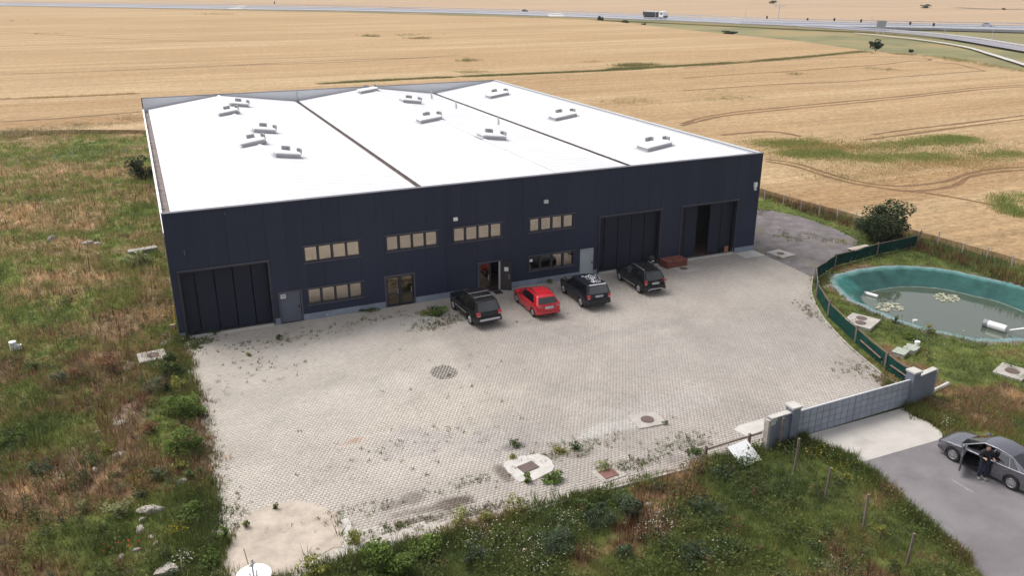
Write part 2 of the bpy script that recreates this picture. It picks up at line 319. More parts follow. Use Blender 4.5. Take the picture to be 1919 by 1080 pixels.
def wheat_mat(name):
    m = bpy.data.materials.new(name); m.use_nodes = True; N = m.node_tree.nodes; L = m.node_tree.links; b = N['Principled BSDF']; b.inputs['Roughness'].default_value = .95; b.inputs['Specular IOR Level'].default_value = .1
    g = N.new('ShaderNodeNewGeometry')
    def noise(scl, rot, detail, lo, hi, rough=.6):
        mp = N.new('ShaderNodeMapping'); mp.inputs['Scale'].default_value = scl; mp.inputs['Rotation'].default_value = (0, 0, rot); L.new(g.outputs['Position'], mp.inputs['Vector'])
        n = N.new('ShaderNodeTexNoise'); n.inputs['Scale'].default_value = 1; n.inputs['Detail'].default_value = detail; n.inputs['Roughness'].default_value = rough; L.new(mp.outputs[0], n.inputs['Vector'])
        r = N.new('ShaderNodeMapRange'); r.inputs['From Min'].default_value = lo; r.inputs['From Max'].default_value = hi; L.new(n.outputs['Fac'], r.inputs['Value']); return r.outputs[0], n.outputs['Fac']
    def mix(f, a, c, bt='MIX'):
        x = N.new('ShaderNodeMix'); x.data_type = 'RGBA'; x.blend_type = bt
        for i, q in ((0, f), (6, a), (7, c)):
            if isinstance(q, (int, float)): x.inputs[i].default_value = q
            elif isinstance(q, tuple): x.inputs[i].default_value = (*q, 1)
            else: L.new(q, x.inputs[i])
        return x.outputs[2]
    streak, _ = noise((.006, .11, 1), R(2), 6, .40, .66); patch, _ = noise((.012, .03, 1), R(3), 5, .42, .66); row, _ = noise((.03, 1.1, 1), R(2), 4, .30, .72); grain, gr = noise((1.6, 2.6, 1), 0, 9, .32, .70, .75)
    c = mix(streak, (.465, .34, .20), (.35, .225, .117)); c = mix(patch, c, (.39, .265, .145)); 
    def gain(f, v):
        r = N.new('ShaderNodeMapRange'); r.inputs['To Min'].default_value = 1-v; r.inputs['To Max'].default_value = 1+v; L.new(f, r.inputs['Value']); return r.outputs[0]
    c = mix(1.0, c, gain(row, .16), 'MULTIPLY'); c = mix(1.0, c, gain(grain, .42), 'MULTIPLY'); L.new(c, b.inputs['Base Color'])
    bp = N.new('ShaderNodeBump'); bp.inputs['Strength'].default_value = .8; bp.inputs['Distance'].default_value = .25; L.new(gr, bp.inputs['Height']); L.new(bp.outputs[0], b.inputs['Normal'])
    return m
M_wheat = wheat_mat('ripe_wheat')
sheet('wheat_field', WHEAT, 0.55, M_wheat, 'ripe golden wheat field behind and beside the warehouse', 'wheat field', thick=0.5)
HW_NEAR = [(-88.41, 728.31), (22.73, 615.09), (129.02, 513.37), (184.78, 443.89), (220.45, 378.70), (252.51, 307.67), (267.81, 262.66), (291.32, 234.69), (316.28, 211.58), (334.61, 186.20)]
HW_FAR = [(-97.12, 808.90), (25.70, 691.58), (144.03, 578.09), (204.44, 496.28), (245.31, 427.16), (281.34, 348.84), (299.34, 299.91), (320.29, 263.42), (344.77, 235.58), (369.32, 211.24)]
ext = lambda p, q, t: (p[0]+(p[0]-q[0])*t, p[1]+(p[1]-q[1])*t)
HW_NEAR = [ext(HW_NEAR[0], HW_NEAR[1], 3)]+HW_NEAR+[ext(HW_NEAR[-1], HW_NEAR[-2], 4)]
HW_FAR = [ext(HW_FAR[0], HW_FAR[1], 3)]+HW_FAR+[ext(HW_FAR[-1], HW_FAR[-2], 4)]
M_wheat2 = mat('far_wheat', (0.395, 0.285, 0.19), 0.95, var=0.10, scale=0.01, stretch=(R(-35), (0.12, 2.2, 1)), detail=8, spec=0.1)
sheet('far_wheat_field', [(p[0], p[1]) for p in HW_FAR]+[(2900, -700), (2900, 2900), (-2500, 2900)], 0.3, M_wheat2, 'pale wheat fields beyond the highway', 'wheat field', thick=0.5)
sheet('highway', HW_NEAR+HW_FAR[::-1], 0.75, M_road, 'pale grey dual highway crossing the far fields', 'highway', thick=1.0)
M_verge = mat('verge_grass', (0.20, 0.155, 0.06), 0.95, var=0.35, scale=0.06, noise2=((0.12, 0.125, 0.045), 0.03, 0.45, 0.6), stretch=(0, (1, 1, 1)))
M_mead = mat('roadside_meadow', (0.175, 0.165, 0.07), 0.95, var=0.3, scale=0.05, noise2=((0.27, 0.205, 0.09), 0.03, 0.46, 0.62), bump=0.5, bscale=3)
sheet('roadside_meadow', [(213.46, 371.43), (217.38, 310.54), (211.54, 249.18), (208.83, 176.76), (198.72, 138.66), (202.68, 123.00), (199.76, 106.80), (194.81, 93.67), (188.16, 80.53)] + [(420, 60), (520, 40)] + [(265.97, 136.67), (289.32, 188.88), (277.99, 221.46), (261.99, 255.79), (243.68, 295.06), (226.11, 358.34)], 0.12, M_mead, 'green roadside meadow between wheat and highway', 'meadow', thick=0.4)
sheet('highway_verge', [(-87.62, 721.06), (22.51, 609.41), (128.00, 508.93), (183.42, 440.26), (218.97, 375.82), (249.50, 303.37), (264.87, 259.19), (277.99, 221.46), (286.61, 186.59), (265.97, 136.67)] + [ext((265.97, 136.67), (286.61, 186.59), 1.5)] + [(241.14, 118.75), (264.19, 158.97), (269.53, 201.98), (252.38, 244.44), (239.49, 289.08), (210.48, 359.26), (123.08, 487.74), (22.08, 598.34), (-86.10, 706.97)], 0.62, M_verge, 'brownish grass verge along the near side of the highway', 'verge', thick=0.6)
SLIP = smooth_line([(261.99, 278.20), (272.00, 253.34), (275.19, 218.68), (275.54, 191.87), (266.45, 160.79), (244.65, 121.29)] + [ext((244.65, 121.29), (266.45, 160.79), 1.2)], 6)
mb = MB(); V, Fq = ribbon(SLIP, 8.5, 0.78); mb.add(V, Fq)
tag(mb.build('slip_road', mat('slip_asphalt', (0.24, 0.23, 0.26), 0.9, var=0.12, scale=0.1)), 'grey slip road curving away from the highway', 'slip road', None, 'structure')
mb = MB(); V, Fq = ribbon(smooth_line([(259.49, 203.11), (256.09, 184.15), (251.96, 166.20), (239.83, 139.24), (223.33, 117.13), (201.84, 90.40)] + [ext((201.84, 90.40), (223.33, 117.13), 1.0)], 5), 1.7, 0.66, .2); mb.add(V, Fq)
tag(mb.build('drain_channel', M_conc), 'pale concrete drain channel curving below the slip road', 'drain', None, 'structure')
for i, (p, lab) in enumerate((([(62.95, 567.00), (79.64, 643.12), (84.39, 633.96), (71.83, 562.56)], 'pale concrete culvert ramp beside the highway at the far left'), ([(226.81, 410.45), (238.73, 412.93), (219.35, 372.07), (212.26, 375.54)], 'pale concrete culvert ramp beside the highway left of the bushes'))):
    sheet('culvert', p, 0.95, M_conc, lab, 'culvert', None, thick=0.9)
# tyre tracks pressed into the wheat
M_track = mat('pressed_wheat_track', (0.17, 0.092, 0.038), 0.95, var=0.3, scale=0.8)
tracks = [[(72.70, 51.65), (74.76, 52.52), (78.65, 54.80), (87.71, 57.63), (99.52, 58.55), (114.47, 59.62), (130.84, 60.84), (150.82, 63.56), (163.58, 62.80)],
 [(71.63, 50.11), (75.06, 51.60), (81.67, 54.53), (88.21, 55.60), (97.68, 56.48), (112.27, 57.43), (128.50, 58.78), (147.96, 61.31), (160.80, 60.79)],
 [(91.51, 33.27), (100.82, 34.34), (112.54, 34.99), (126.72, 36.21)], [(87.03, 30.81), (97.69, 31.57), (109.70, 32.73), (123.38, 33.79)],
 [(66.24, 25.23), (67.33, 22.19), (67.22, 18.64), (66.94, 15.12), (67.21, 12.36), (68.31, 9.84), (69.73, 7.74), (73.62, 7.19), (77.35, 8.02), (80.83, 9.64), (85.38, 10.11), (89.80, 9.57)],
 [(67.03, 26.18), (68.68, 22.83), (68.31, 18.15), (68.14, 14.04), (69.07, 11.26), (71.05, 9.60), (74.80, 9.18), (78.03, 9.56), (82.00, 10.79), (87.07, 11.40), (91.34, 10.67)],
 [(107.36, 100.45), (122.96, 102.24), (138.33, 102.39), (156.57, 104.40), (171.61, 105.93), (182.36, 108.51), (187.01, 107.91), (191.17, 109.18), (194.02, 112.81), (192.67, 117.73), (186.75, 121.37), (182.50, 124.24), (162.14, 125.18), (139.03, 122.58), (119.74, 118.13)],
 [(95.17, 83.04), (110.99, 83.76), (121.68, 83.58), (134.22, 81.76), (151.19, 83.46), (164.83, 84.02), (176.69, 84.60), (179.70, 84.46), (183.37, 90.59), (188.18, 98.96), (186.73, 105.69)],
 [(72.18, 41.42), (80.11, 40.96), (81.62, 36.24)], [(69.91, 7.90), (71.66, 4.30), (72.49, 0.84), (72.22, -1.53), (71.57, -3.59)],
 [(-22.90, 122.70), (-12.65, 121.35), (0.02, 121.01)], [(-19.85, 94.45), (-11.26, 94.54), (-2.19, 96.09), (-0.29, 96.71)], [(-28.00, 169.79), (-10.65, 167.73), (15.06, 168.77), (49.83, 171.85), (72.59, 169.50)], [(20.07, 169.22), (48.52, 166.22), (83.27, 173.31)], [(-47.87, 353.52), (9.26, 268.36), (68.35, 251.71)]]
for i, t in enumerate(tracks):
    mb = MB(); sp = smooth_line(t, 5); w = (.85, .85, .8, .8, .6, .6, .9, .9, 1.0, .6, .9, .9, .8, .8, .8)[i]
    V, Fq = ribbon(sp, w, 0.556+0.0015*i, .3); mb.add(V, Fq)
    tag(mb.build('wheel_track', M_track), 'brown wheel track pressed through the wheat', 'wheel track', 'wheel tracks in the wheat', 'structure')
mb = MB(); V, Fq = ribbon(smooth_line([(-15.56, 926.35), (156.59, 632.23), (187.92, 537.94), (204.44, 496.28)], 4), 3, .32); mb.add(V, Fq)
V, Fq = ribbon(smooth_line([(449.83, 658.99), (479.20, 582.71), (505.44, 469.00), (521.85, 393.65), (561.71, 350.05)] , 4), 3.0, .32); mb.add(V, Fq)
V, Fq = ribbon(smooth_line([(557.47, 400.90), (553.46, 371.67), (569.22, 355.47)], 4), 14, .33); mb.add(V, Fq)
tag(mb.build('field_boundary', mat('field_boundary_grass', (.16, .12, .06), .95, var=.3, scale=.1)), 'thin dark boundary lines between the far fields', 'field boundary', None, 'structure')

# ---------------------------------------------------------------- plants built as countless blades
def stuff(name, V, F, mt, col, label, cat, fl=3):
    return tag(link(name, np_mesh(name, V, F, mt, col, fl)), label, cat, None, 'stuff')
def blades(P, n, h, r, w, col, cj=0.2, lean=0.55):
    N = len(P); M = N*n; b = np.repeat(P, n, 0); hh = np.repeat(h, n)*rng.uniform(.5, 1.15, M); rr = np.repeat(r, n)
    a = rng.uniform(0, 2*np.pi, M); q = rr*np.sqrt(rng.random(M)); ox, oy = q*np.cos(a), q*np.sin(a)
    t = rng.uniform(0, 2*np.pi, M); wx, wy = np.cos(t)*w*.5, np.sin(t)*w*.5
    a2 = a+rng.normal(0, .8, M); le = hh*rng.uniform(.1, lean, M)
    V = np.zeros((M, 3, 3)); V[:, 0] = b+np.stack([ox-wx, oy-wy, -0.03*np.ones(M)], 1); V[:, 1] = b+np.stack([ox+wx, oy+wy, -0.03*np.ones(M)], 1)
    V[:, 2] = b+np.stack([ox+le*np.cos(a2), oy+le*np.sin(a2), hh], 1)
    c = np.repeat(col, n, 0)*rng.uniform(1-cj, 1+cj, (M, 1))
    return V.reshape(-1, 3), np.arange(3*M).reshape(-1, 3), np.repeat(c, 3, 0)
def leaves(C, size, col, up=0.5, cj=0.25):
    M = len(C); d = rng.normal(0, 1, (M, 3)); d[:, 2] = np.abs(d[:, 2])*0.5-0.1; d /= np.linalg.norm(d, axis=1)[:, None]
    u = rng.normal(0, 1, (M, 3)); u[:, 2] += up*2; s = np.cross(d, u); s /= np.linalg.norm(s, axis=1)[:, None]
    L = size*rng.uniform(.6, 1.3, M); d = d*L[:, None]; s = s*(L*0.32)[:, None]
    V = np.stack([C-d*.5, C+s, C+d*.5, C-s], 1)
    c = col*rng.uniform(1-cj, 1+cj, (M, 1))
    return V.reshape(-1, 3), np.arange(4*M).reshape(-1, 4), np.repeat(c, 4, 0)
def bare(x, y, m=0.0):
    b = inside(YARD, x, y) | inside(SAND, x, y) | inside(APRON, x, y) | inside(ROAD, x, y) | inside(WHEAT, x, y) | ((x > 0) & (x < BW) & (y > -1) & (y < BD+.3))
    return b | (inside(POND, x, y)) | (seg_dist(POND+POND[:1], x, y) < 0.45)
def sample(n, x0, x1, y0, y1, pw=1.7, dmin=26, near=30.):
    x = rng.uniform(x0, x1, n); y = rng.uniform(y0, y1, n); d = np.sqrt((x+.2)**2+(y+50.5)**2+20.8**2)
    k = rng.random(n) < np.minimum(1, (near/d)**pw); x = x[k]; y = y[k]; k = ~bare(x, y); return x[k], y[k]
allV = []; allC = []
def grow(x, y, n, hf, cj=.22, w=.035, spread=.16, shift=0.1):
    z = ground_z(x, y); s = dryness(x, y)+rng.normal(0, shift, len(x)); c = wild_color(s, y)*np.where(x > 1, 2.3, np.where(y < -1, 1.75, 1.85))[:, None]; d = np.sqrt((x+.2)**2+(y+50.5)**2+20.8**2)
    sc = np.clip(d/45, .9, 2.2); V, F, cc = blades(np.stack([x, y, z], 1), n, hf*rng.uniform(.6, 1.4, len(x)), spread*sc, np.repeat(w*sc, n), c, cj)
    allV.append(V); allC.append(cc)
x, y = sample(120000, -24, 0.4, -30, 88); bump_h = 0.22+0.38*np.clip(fbm(x, y, 3, 3)-.3, 0, .5)*2; grow(x, y, 8, bump_h)
x, y = sample(26000, -3, 27.5, -41, -24.2); grow(x, y, 9, 0.2+.25*fbm(x, y, 2, 2), w=.03)
x, y = sample(60000, 33.5, 62, -33, 26); k = ~inside(GRAVEL, x, y); x = x[k]; y = y[k]; grow(x, y, 8, 0.10+.2*fbm(x, y, 3, 2)+.35*np.clip((x-55.2)/2.2, 0, 1)*(y > -40), w=.03)
x, y = sample(9000, 33.2, 41, -35, -24.5); k = (x > 35.4) | (y > -27.4); grow(x[k], y[k], 9, 0.3*np.ones(k.sum()), w=.035)
V = np.concatenate(allV); stuff('weedy_grass', V, np.arange(len(V)).reshape(-1, 3), M_plant, np.concatenate(allC), 'mixed green and rusty wild grass around the yard', 'grass')
# broad leaved weeds in clumps
x, y = sample(30000, -22, 0.2, -30, 70); k = fbm(x, y, 1.6, 3) > .5; x = x[k]; y = y[k]
x2, y2 = sample(14000, -2, 27, -41, -24.4); k = fbm(x2, y2, 1.2, 3) > .47; x = np.concatenate([x, x2[k]]); y = np.concatenate([y, y2[k]])
x2, y2 = sample(12000, 34, 58, -33, 10); k = (fbm(x2, y2, 1.5, 3) > .56) & ~inside(GRAVEL, x2, y2); x = np.concatenate([x, x2[k]]); y = np.concatenate([y, y2[k]])
z = ground_z(x, y); n = 9; P = np.repeat(np.stack([x, y, z], 1), n, 0)+np.stack([rng.normal(0, .13, len(x)*n), rng.normal(0, .13, len(x)*n), rng.uniform(.05, .55, len(x)*n)], 1)
s = np.repeat(np.minimum(dryness(x, y), .62)-.12+rng.normal(0, .1, len(x)), n)
V, F, c = leaves(P, .11, wild_color(s, np.repeat(y, n))*1.6); stuff('broadleaf_weeds', V, F, M_plant, c, 'clumps of leafy weeds scattered through the wild grass', 'weeds', 4)
# taller mixed weeds: many small rounded plants
x, y = sample(5500, -20, -0.1, -30, 45, 2.2); x2, y2 = sample(1000, -1, 25, -40, -25.2, 1.5); x3, y3 = sample(250, 36, 56, -30, -5); x = np.concatenate([x, x2, x3]); y = np.concatenate([y, y2, y3])
k = fbm(x+5, y, 2.6, 3) > .45; x = x[k]; y = y[k]; n = 60; m_ = len(x); ww = rng.uniform(.16, .48, m_); hh = rng.uniform(.25, .8, m_)
pal = np.array([(.040, .062, .024), (.058, .085, .045), (.085, .125, .028), (.15, .155, .045), (.12, .125, .06), (.15, .085, .045), (.07, .09, .03)]); pc_ = pal[rng.choice(7, m_, p=[.2, .2, .16, .08, .14, .10, .12])]
d = rng.normal(0, 1, (m_*n, 3)); d /= np.linalg.norm(d, axis=1)[:, None]; d *= (rng.random((m_*n, 1))**.4)
P = np.repeat(np.stack([x, y, ground_z(x, y)], 1), n, 0)+d*np.stack([np.repeat(ww, n), np.repeat(ww, n), np.repeat(hh*.5, n)], 1); P[:, 2] += np.repeat(hh*.5, n)
V, F, c = leaves(P, .085, np.repeat(pc_, n, 0)*1.15); stuff('bushy_weeds', V, F, M_plant, c, 'low bushy weeds standing among the wild grass', 'weeds', 4)
# upright reddish dock and straw stems
x, y = sample(16000, -20, 0, -30, 60); k = dryness(x, y) > .56; x = x[k]; y = y[k]
x2, y2 = sample(5000, 5, 24, -36, -25); k = dryness(x2, y2) > .6; x = np.concatenate([x, x2[k]]); y = np.concatenate([y, y2[k]])
x2 = rng.uniform(55.6, 57.8, 900); y2 = rng.uniform(-16, 16, 900); x = np.concatenate([x, x2]); y = np.concatenate([y, y2])
cc = np.where((rng.random(len(x)) < .6)[:, None], np.array([.13, .055, .035]), np.array([.26, .17, .09]))
V, F, c = blades(np.stack([x, y, ground_z(x, y)], 1), 5, rng.uniform(.45, .95, len(x)), np.full(len(x), .10), .035, cc, .3, .25)
stuff('dock_stems', V, F, M_plant, c, 'upright rusty dock and straw stems among the weeds', 'dock stems')
# flowers
def flowers(name, blobs, colr, label, h=.42, sz=.07):
    V = []
    for (cx, cy), r, n in blobs:
        xs = rng.normal(cx, r*.5, n := int(n*.42)); ys = rng.normal(cy, r*.4, n); k = ~(inside(YARD, xs, ys) | inside(ROAD, xs, ys)); xs, ys = xs[k], ys[k]
        V.append(np.stack([xs, ys, ground_z(xs, ys)+h*rng.uniform(.5, 1.2, len(xs))], 1))
    V = np.concatenate(V); Vv, F, c = leaves(V, sz, np.array(colr), 2.5); stuff(name, Vv, F, M_plant, c, label, 'flowers', 4)
flowers('white_flowers', [((11.30, -27.23), 1.6, 500), ((9.74, -25.66), 1.2, 380), ((16.23, -27.84), 1.0, 300), ((13.46, -26.22), 1.2, 120), ((5.03, -23.19), .6, 160), ((17.01, -27.04), .5, 60), ((13.15, -25.89), .8, 120), ((21.01, -32.41), 1.5, 60), ((17.38, -29.78), 1.4, 120),
 ((-1.08, -22.19), .4, 130), ((-5.73, -14.56), .5, 50), ((-7.53, 30.48), 2.5, 120), ((-4.90, 29.29), 2, 90), ((-7.48, 21.35), 2, 30), ((-1.37, 29.59), 2, 90), ((-5.34, 54.58), 5, 120), ((-13.05, 70.04), 4, 60), ((44.48, -7.58), .8, 160), ((42.38, -9.68), .7, 200), ((48.59, -6.11), 1.2, 160), ((47.94, -5.11), .8, 120), ((42.28, -11.89), .7, 90), ((35.93, -22.50), 1.5, 40), ((33.88, -26.59), .45, 60), ((44.28, -20.92), 2.5, 120), ((41.36, -19.61), 2.5, 90), ((26.98, -31.31), .5, 50)], (.62, .60, .50), 'small white wild flowers in drifts through the grass')
flowers('yellow_flowers', [((-1.35, -20.33), .5, 200), ((-11.55, 37.19), 1.2, 60), ((-5.56, 0.66), .8, 80), ((-2.95, -0.51), 1.0, 90), ((-2.65, -16.16), .3, 40), ((-1.57, -10.68), .4, 30), ((26.18, -26.06), .8, 260), ((24.47, -24.01), .7, 60), ((26.26, -27.31), .8, 120), ((38.99, -19.37), 1.2, 160), ((36.98, -20.05), 1.2, 90), ((11.35, -23.50), .8, 50)], (.42, .33, .03), 'yellow wild flowers in small drifts')
flowers('red_poppies', [((-3.44, -20.45), .5, 18), ((-2.91, -20.52), .3, 10), ((-5.62, -7.70), .2, 4), ((-2.42, -15.60), .3, 8), ((-6.70, -11.06), 1.5, 4)], (.55, .045, .02), 'red poppies among the weeds left of the yard', .4, .11)
# green growth inside the wheat and along ditches
def growth(name, spec, label, cat, thr=.44):
    Vs = []; Cs = []
    for pts, w, n, h, colr in spec:
        L = smooth_line(pts, 6); t = rng.uniform(0, len(L)-1.001, n); i = t.astype(int); f = t-i; A = np.array(L)
        q = A[i]*(1-f[:, None])+A[i+1]*f[:, None]; q = q+rng.normal(0, w*.42, (n, 2))
        q = q[~((q[:, 0] < BW+1) & (q[:, 1] < BD+4))]; q = q[fbm(q[:, 0], q[:, 1], 4+w, 4)+rng.normal(0, .08, len(q)) > thr]
        c = np.array(colr)*rng.uniform(.75, 1.25, (len(q), 1)); z = np.full(len(q), .45)
        V, F, cc = blades(np.stack([q[:, 0], q[:, 1], z], 1), 7, np.full(len(q), h)*rng.uniform(.5, 1.1, len(q)), np.full(len(q), .6), .07, c, .3); Vs.append(V); Cs.append(cc)
    V = np.concatenate(Vs); stuff(name, V, np.arange(len(V)).reshape(-1, 3), M_plant, np.concatenate(Cs), label, cat)
g1 = (.26, .30, .095); g2 = (.30, .27, .12); g3 = (.42, .31, .13)
growth('green_crop_growth', [([(73.71, 34.43), (76.63, 32.70), (80.32, 31.82)], 4, 1800, .4, g1), ([(71.47, 26.88), (77.15, 25.70), (84.28, 25.74), (96.20, 26.21), (100.09, 26.11)], 3.6, 6500, .4, g1), ([(76.93, 22.01), (87.51, 18.89), (98.02, 15.50)], 4, 4500, .35, g1), ([(73.14, 32.72), (78.63, 29.07), (82.61, 27.64)], 6, 1400, .4, g3), ([(78.73, 15.79), (86.71, 15.28), (95.41, 13.61)], 5, 1500, .35, g3), ([(65.05, 19.63), (70.56, 15.69), (75.91, 13.27)], 6, 700, .3, g3), ([(66.43, 16.17), (72.88, 10.57)], 3, 200, .4, g2), ([(72.81, 28.39), (80.55, 25.59), (90.80, 21.66), (101.41, 17.94)], 11, 3000, .35, g2), ([(69.05, 22.35), (79.63, 16.60), (94.01, 12.60)], 8, 1500, .3, g3),
 ([(74.33, 75.55), (80.44, 74.88), (91.26, 77.45), (101.17, 79.42)], 6, 1100, .3, g2), ([(86.03, 71.60), (93.15, 71.98), (100.10, 70.30)], 5, 500, .35, g2), ([(76.93, 1.91), (74.33, 0.43), (72.61, -1.30), (71.73, -3.47)], 1.8, 900, .45, g1), ([(79.50, 2.13), (77.55, 2.08)], 1.5, 300, .45, g1), ([(67.57, 131.48), (72.43, 130.46)], 4, 250, .4, g2), ([(160.70, 98.44), (163.37, 94.59)], 5, 160, .5, g2), ([(133.42, 98.57), (135.39, 96.48)], 3, 120, .6, g2), ([(194.72, 105.91), (197.22, 104.74)], 4, 150, .6, g2)], 'green weeds growing through the wheat beside the warehouse', 'green growth')
growth('ditch_grass', [([(108.77, 129.40), (115.40, 127.73)], 3, 300, 1.0, g2), ([(-22.95, 123.09), (-11.80, 121.72), (0.02, 121.01)], .8, 300, .5, g3), ([(193.12, 133.22), (199.93, 120.58), (197.22, 104.74), (186.06, 79.01)], 3, 1000, .6, g2), ([(-18.69, 83.76), (-10.08, 84.96), (-0.58, 89.93)], 4.5, 1800, .4, (.34, .28, .16))], 'grassy ditch line dividing the wheat fields', 'ditch grass')
growth('ditch_line_grass', [([(33.92, 122.14), (47.53, 122.82), (64.23, 122.58), (76.69, 121.91), (95.24, 121.12), (109.53, 120.88)], 1.3, 5500, .5, (.20, .21, .085)), ([(103.18, 122.52), (109.02, 122.44), (123.00, 122.78), (144.14, 124.76), (165.37, 128.75), (196.58, 136.58)], 2.0, 7000, .5, (.22, .22, .09)), ([(108.11, 128.30), (117.31, 128.28)], 4, 250, .8, (.22, .22, .09))], 'long thin green ditch line running behind the warehouse roof', 'ditch grass', .3)
growth('wheat_weed_patches', [([(79.59, 261.59), (83.16, 259.89)], 5, 120, 1.2, g2), ([(94.73, 260.86), (106.78, 265.26)], 6, 200, 1.4, g2), ([(90.62, 241.16), (96.60, 241.26)], 4, 120, 1.2, g2), ([(78.33, 156.98), (79.84, 156.28)], 3, 80, 1.1, g2), ([(41.53, 493.61), (55.92, 486.53)], 8, 120, 1.2, g3), ([(-53.08, 444.43), (-47.51, 447.50)], 5, 100, 1.2, g2), ([(-35.74, 322.88), (-26.88, 325.44)], 5, 150, 1.0, g3), ([(106.16, 140.91), (109.33, 140.97)], 4, 80, .6, g3)], 'weed patches standing in the far wheat', 'weed patches')

# ---------------------------------------------------------------- paved yard
yard = sheet('paved_yard', YARD, -0.006, M_bed, 'pale concrete paver yard in front of the warehouse', 'paved yard')
SLABS = []   # (centre, half x, half y, angle) cut out of the paving
def slab_rect(c, hx, hy, a=0.0):
    return [(c[0]+sx*hx*math.cos(a)-sy*hy*math.sin(a), c[1]+sx*hx*math.sin(a)+sy*hy*math.cos(a)) for sx, sy in ((-1, -1), (1, -1), (1, 1), (-1, 1))]
MAN_ROUND = slab_rect((20.82, -20.04), .78, .66, R(-4)); MAN_WHITE = [(12.71, -20.66), (14.48, -20.66), (14.66, -21.73), (14.22, -22.29), (12.94, -22.49), (12.65, -21.81)]
MAN_RED = slab_rect((16.62, -23.41), .62, .55, R(5)); MAN_STEP = slab_rect((36.03, -1.67), .95, .85, 0); PATCH = [(24.21, -22.53), (24.72, -22.31), (26.31, -22.27), (25.54, -23.18), (24.38, -23.33)]
MORTAR = [(4.74, -21.85), (5.18, -21.82), (5.23, -22.35), (4.99, -22.91), (5.00, -23.46), (4.64, -23.73), (4.59, -23.06)]
STRIP = slab_rect((42.9, -0.75), .95, .72)
PW, PH, GAP = 0.20, 0.165, 0.008
iy = np.arange(-25.2, 0, PH); ix = np.arange(-.2, 44.2, PW); PX, PY = np.meshgrid(ix, iy); PX = PX+((np.arange(len(iy)) % 2)*PW*.5)[:, None]
PX = PX.ravel(); PY = PY.ravel(); ok = inside(YARD, PX, PY) & (PY < -.12) & ~inside(SAND, PX, PY)
for s in (MAN_ROUND, MAN_WHITE, MAN_RED, MAN_STEP, PATCH, MORTAR, STRIP): ok &= ~inside(s, PX, PY)
ok &= ~((PX > 34.75) & (PX < 36.65) & (PY > -1.15))
PX = PX[ok]; PY = PY[ok]
# weathering and darker patches of the paving: dusty sand on the left part, grey on the right part, moss and soil where weeds grew
seam = 13.6+0.10*(PY+24)+0.5*(fbm(PX, PY, 3)-.5)
dusty = np.clip((seam+.0-PX)/.8, 0, 1)*np.clip((PY+24.5)/5, .15, 1)
tone = 0.80+.38*fbm(PX, PY, 4.5, 4)
pc = np.array([.388, .349, .316])*tone[:, None]; pc = pc*(1-dusty[:, None]*.75)+np.array([.47, .425, .375])*(dusty*.75)[:, None]*(0.85+.3*fbm(PX, PY, 2))[:, None]
lx = np.clip((6-PX)/6, 0, 1)*np.clip((-13-PY)/6, 0, 1); pc = pc*(1+.12*lx[:, None])
def tone_patch(c, rx, ry, colr, k=.8, ns=.9):
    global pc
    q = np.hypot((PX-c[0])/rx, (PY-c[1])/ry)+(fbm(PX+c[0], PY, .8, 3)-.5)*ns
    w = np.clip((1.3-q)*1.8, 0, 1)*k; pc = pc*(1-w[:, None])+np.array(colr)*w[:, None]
soil = (.095, .072, .056)
for c, rx, ry, k in (((9.40, -22.62), .95, .45, .8), ((9.84, -22.53), .6, .3, .7), ((8.07, -21.61), .45, .4, .55), ((7.08, -21.79), .5, .25, .45), ((8.21, -22.62), .5, .25, .5), ((7.32, -22.50), .5, .2, .4), ((12.36, -21.45), .35, .7, .75), ((13.65, -19.57), .6, .35, .85), ((14.81, -21.11), .5, .2, .6), ((7.21, -23.23), 2.2, .25, .6), ((16.34, -21.39), .6, .3, .4), ((20.17, -23.61), .6, .3, .35), ((21.53, -22.95), 1.2, .3, .3), ((10.32, -23.65), 1.0, .2, .6)): tone_patch(c, rx, ry, soil, k)
tone_patch((7.01, -15.91), .35, .22, (.36, .20, .12), .6); tone_patch((6.51, -16.06), .3, .08, (.36, .20, .12), .5)
tone_patch((31.62, -14.38), 9, 3.5, (.33, .31, .30), .25, 1.6); tone_patch((25.94, -10.04), 6, .6, (.29, .27, .265), .35, 1.4); tone_patch((21.16, -8.34), 2.5, .8, (.30, .27, .26), .35, 1.4); tone_patch((17.77, -5.62), 1.2, .6, (.22, .2, .19), .5); tone_patch((21.80, -6.28), 1.2, .5, (.25, .22, .21), .45); tone_patch((25.64, -5.79), 1.2, .5, (.26, .24, .23), .4); tone_patch((30.49, -5.13), 1.2, .5, (.26, .24, .23), .4)  # grey patches on the right part, one darker at each parked car's rear
tone_patch((8.72, -11.63), 3, 1.6, (.50, .455, .41), .6, 1.5); tone_patch((12.47, -14.60), 4, 1.6, (.49, .44, .37), .45, 1.5); tone_patch((7.49, -5.21), 3.5, 1.5, (.50, .46, .42), .5, 1.5); tone_patch((12.69, -3.15), 3, 1.0, (.42, .40, .39), .5, 1.6); tone_patch((22.60, -19.14), 3, 1.2, (.42, .395, .37), .5, 1.6); tone_patch((19.20, -20.00), 2.2, .5, (.50, .48, .46), .6, 1.6)
tone_patch((13.06, -18.89), 2.2, 1.4, (.34, .32, .315), .45, 1.7); tone_patch((9.80, -17.43), 2, 1.2, (.35, .33, .325), .4, 1.7)
gc_ = (13.33, -10.78); sheet('soil_patch', [(gc_[0]+.78*math.cos(t*.35), gc_[1]+.92*math.sin(t*.35)) for t in range(18)], -.0035, mat('dark_joint_soil', (.07, .065, .055), .95, var=.3, scale=5), 'dark soil showing through open pavers in the middle of the yard', 'soil patch')
grate = np.hypot((PX-(13.33, -10.78)[0])/.76, (PY-(13.33, -10.78)[1])/.90) < 1
hs_ = np.where(grate, .37, .5)
camd = np.hypot(np.hypot(PX+.165, PY+50.5), 20.8); order = np.argsort(camd); near = order[:300]; far = order[300:]
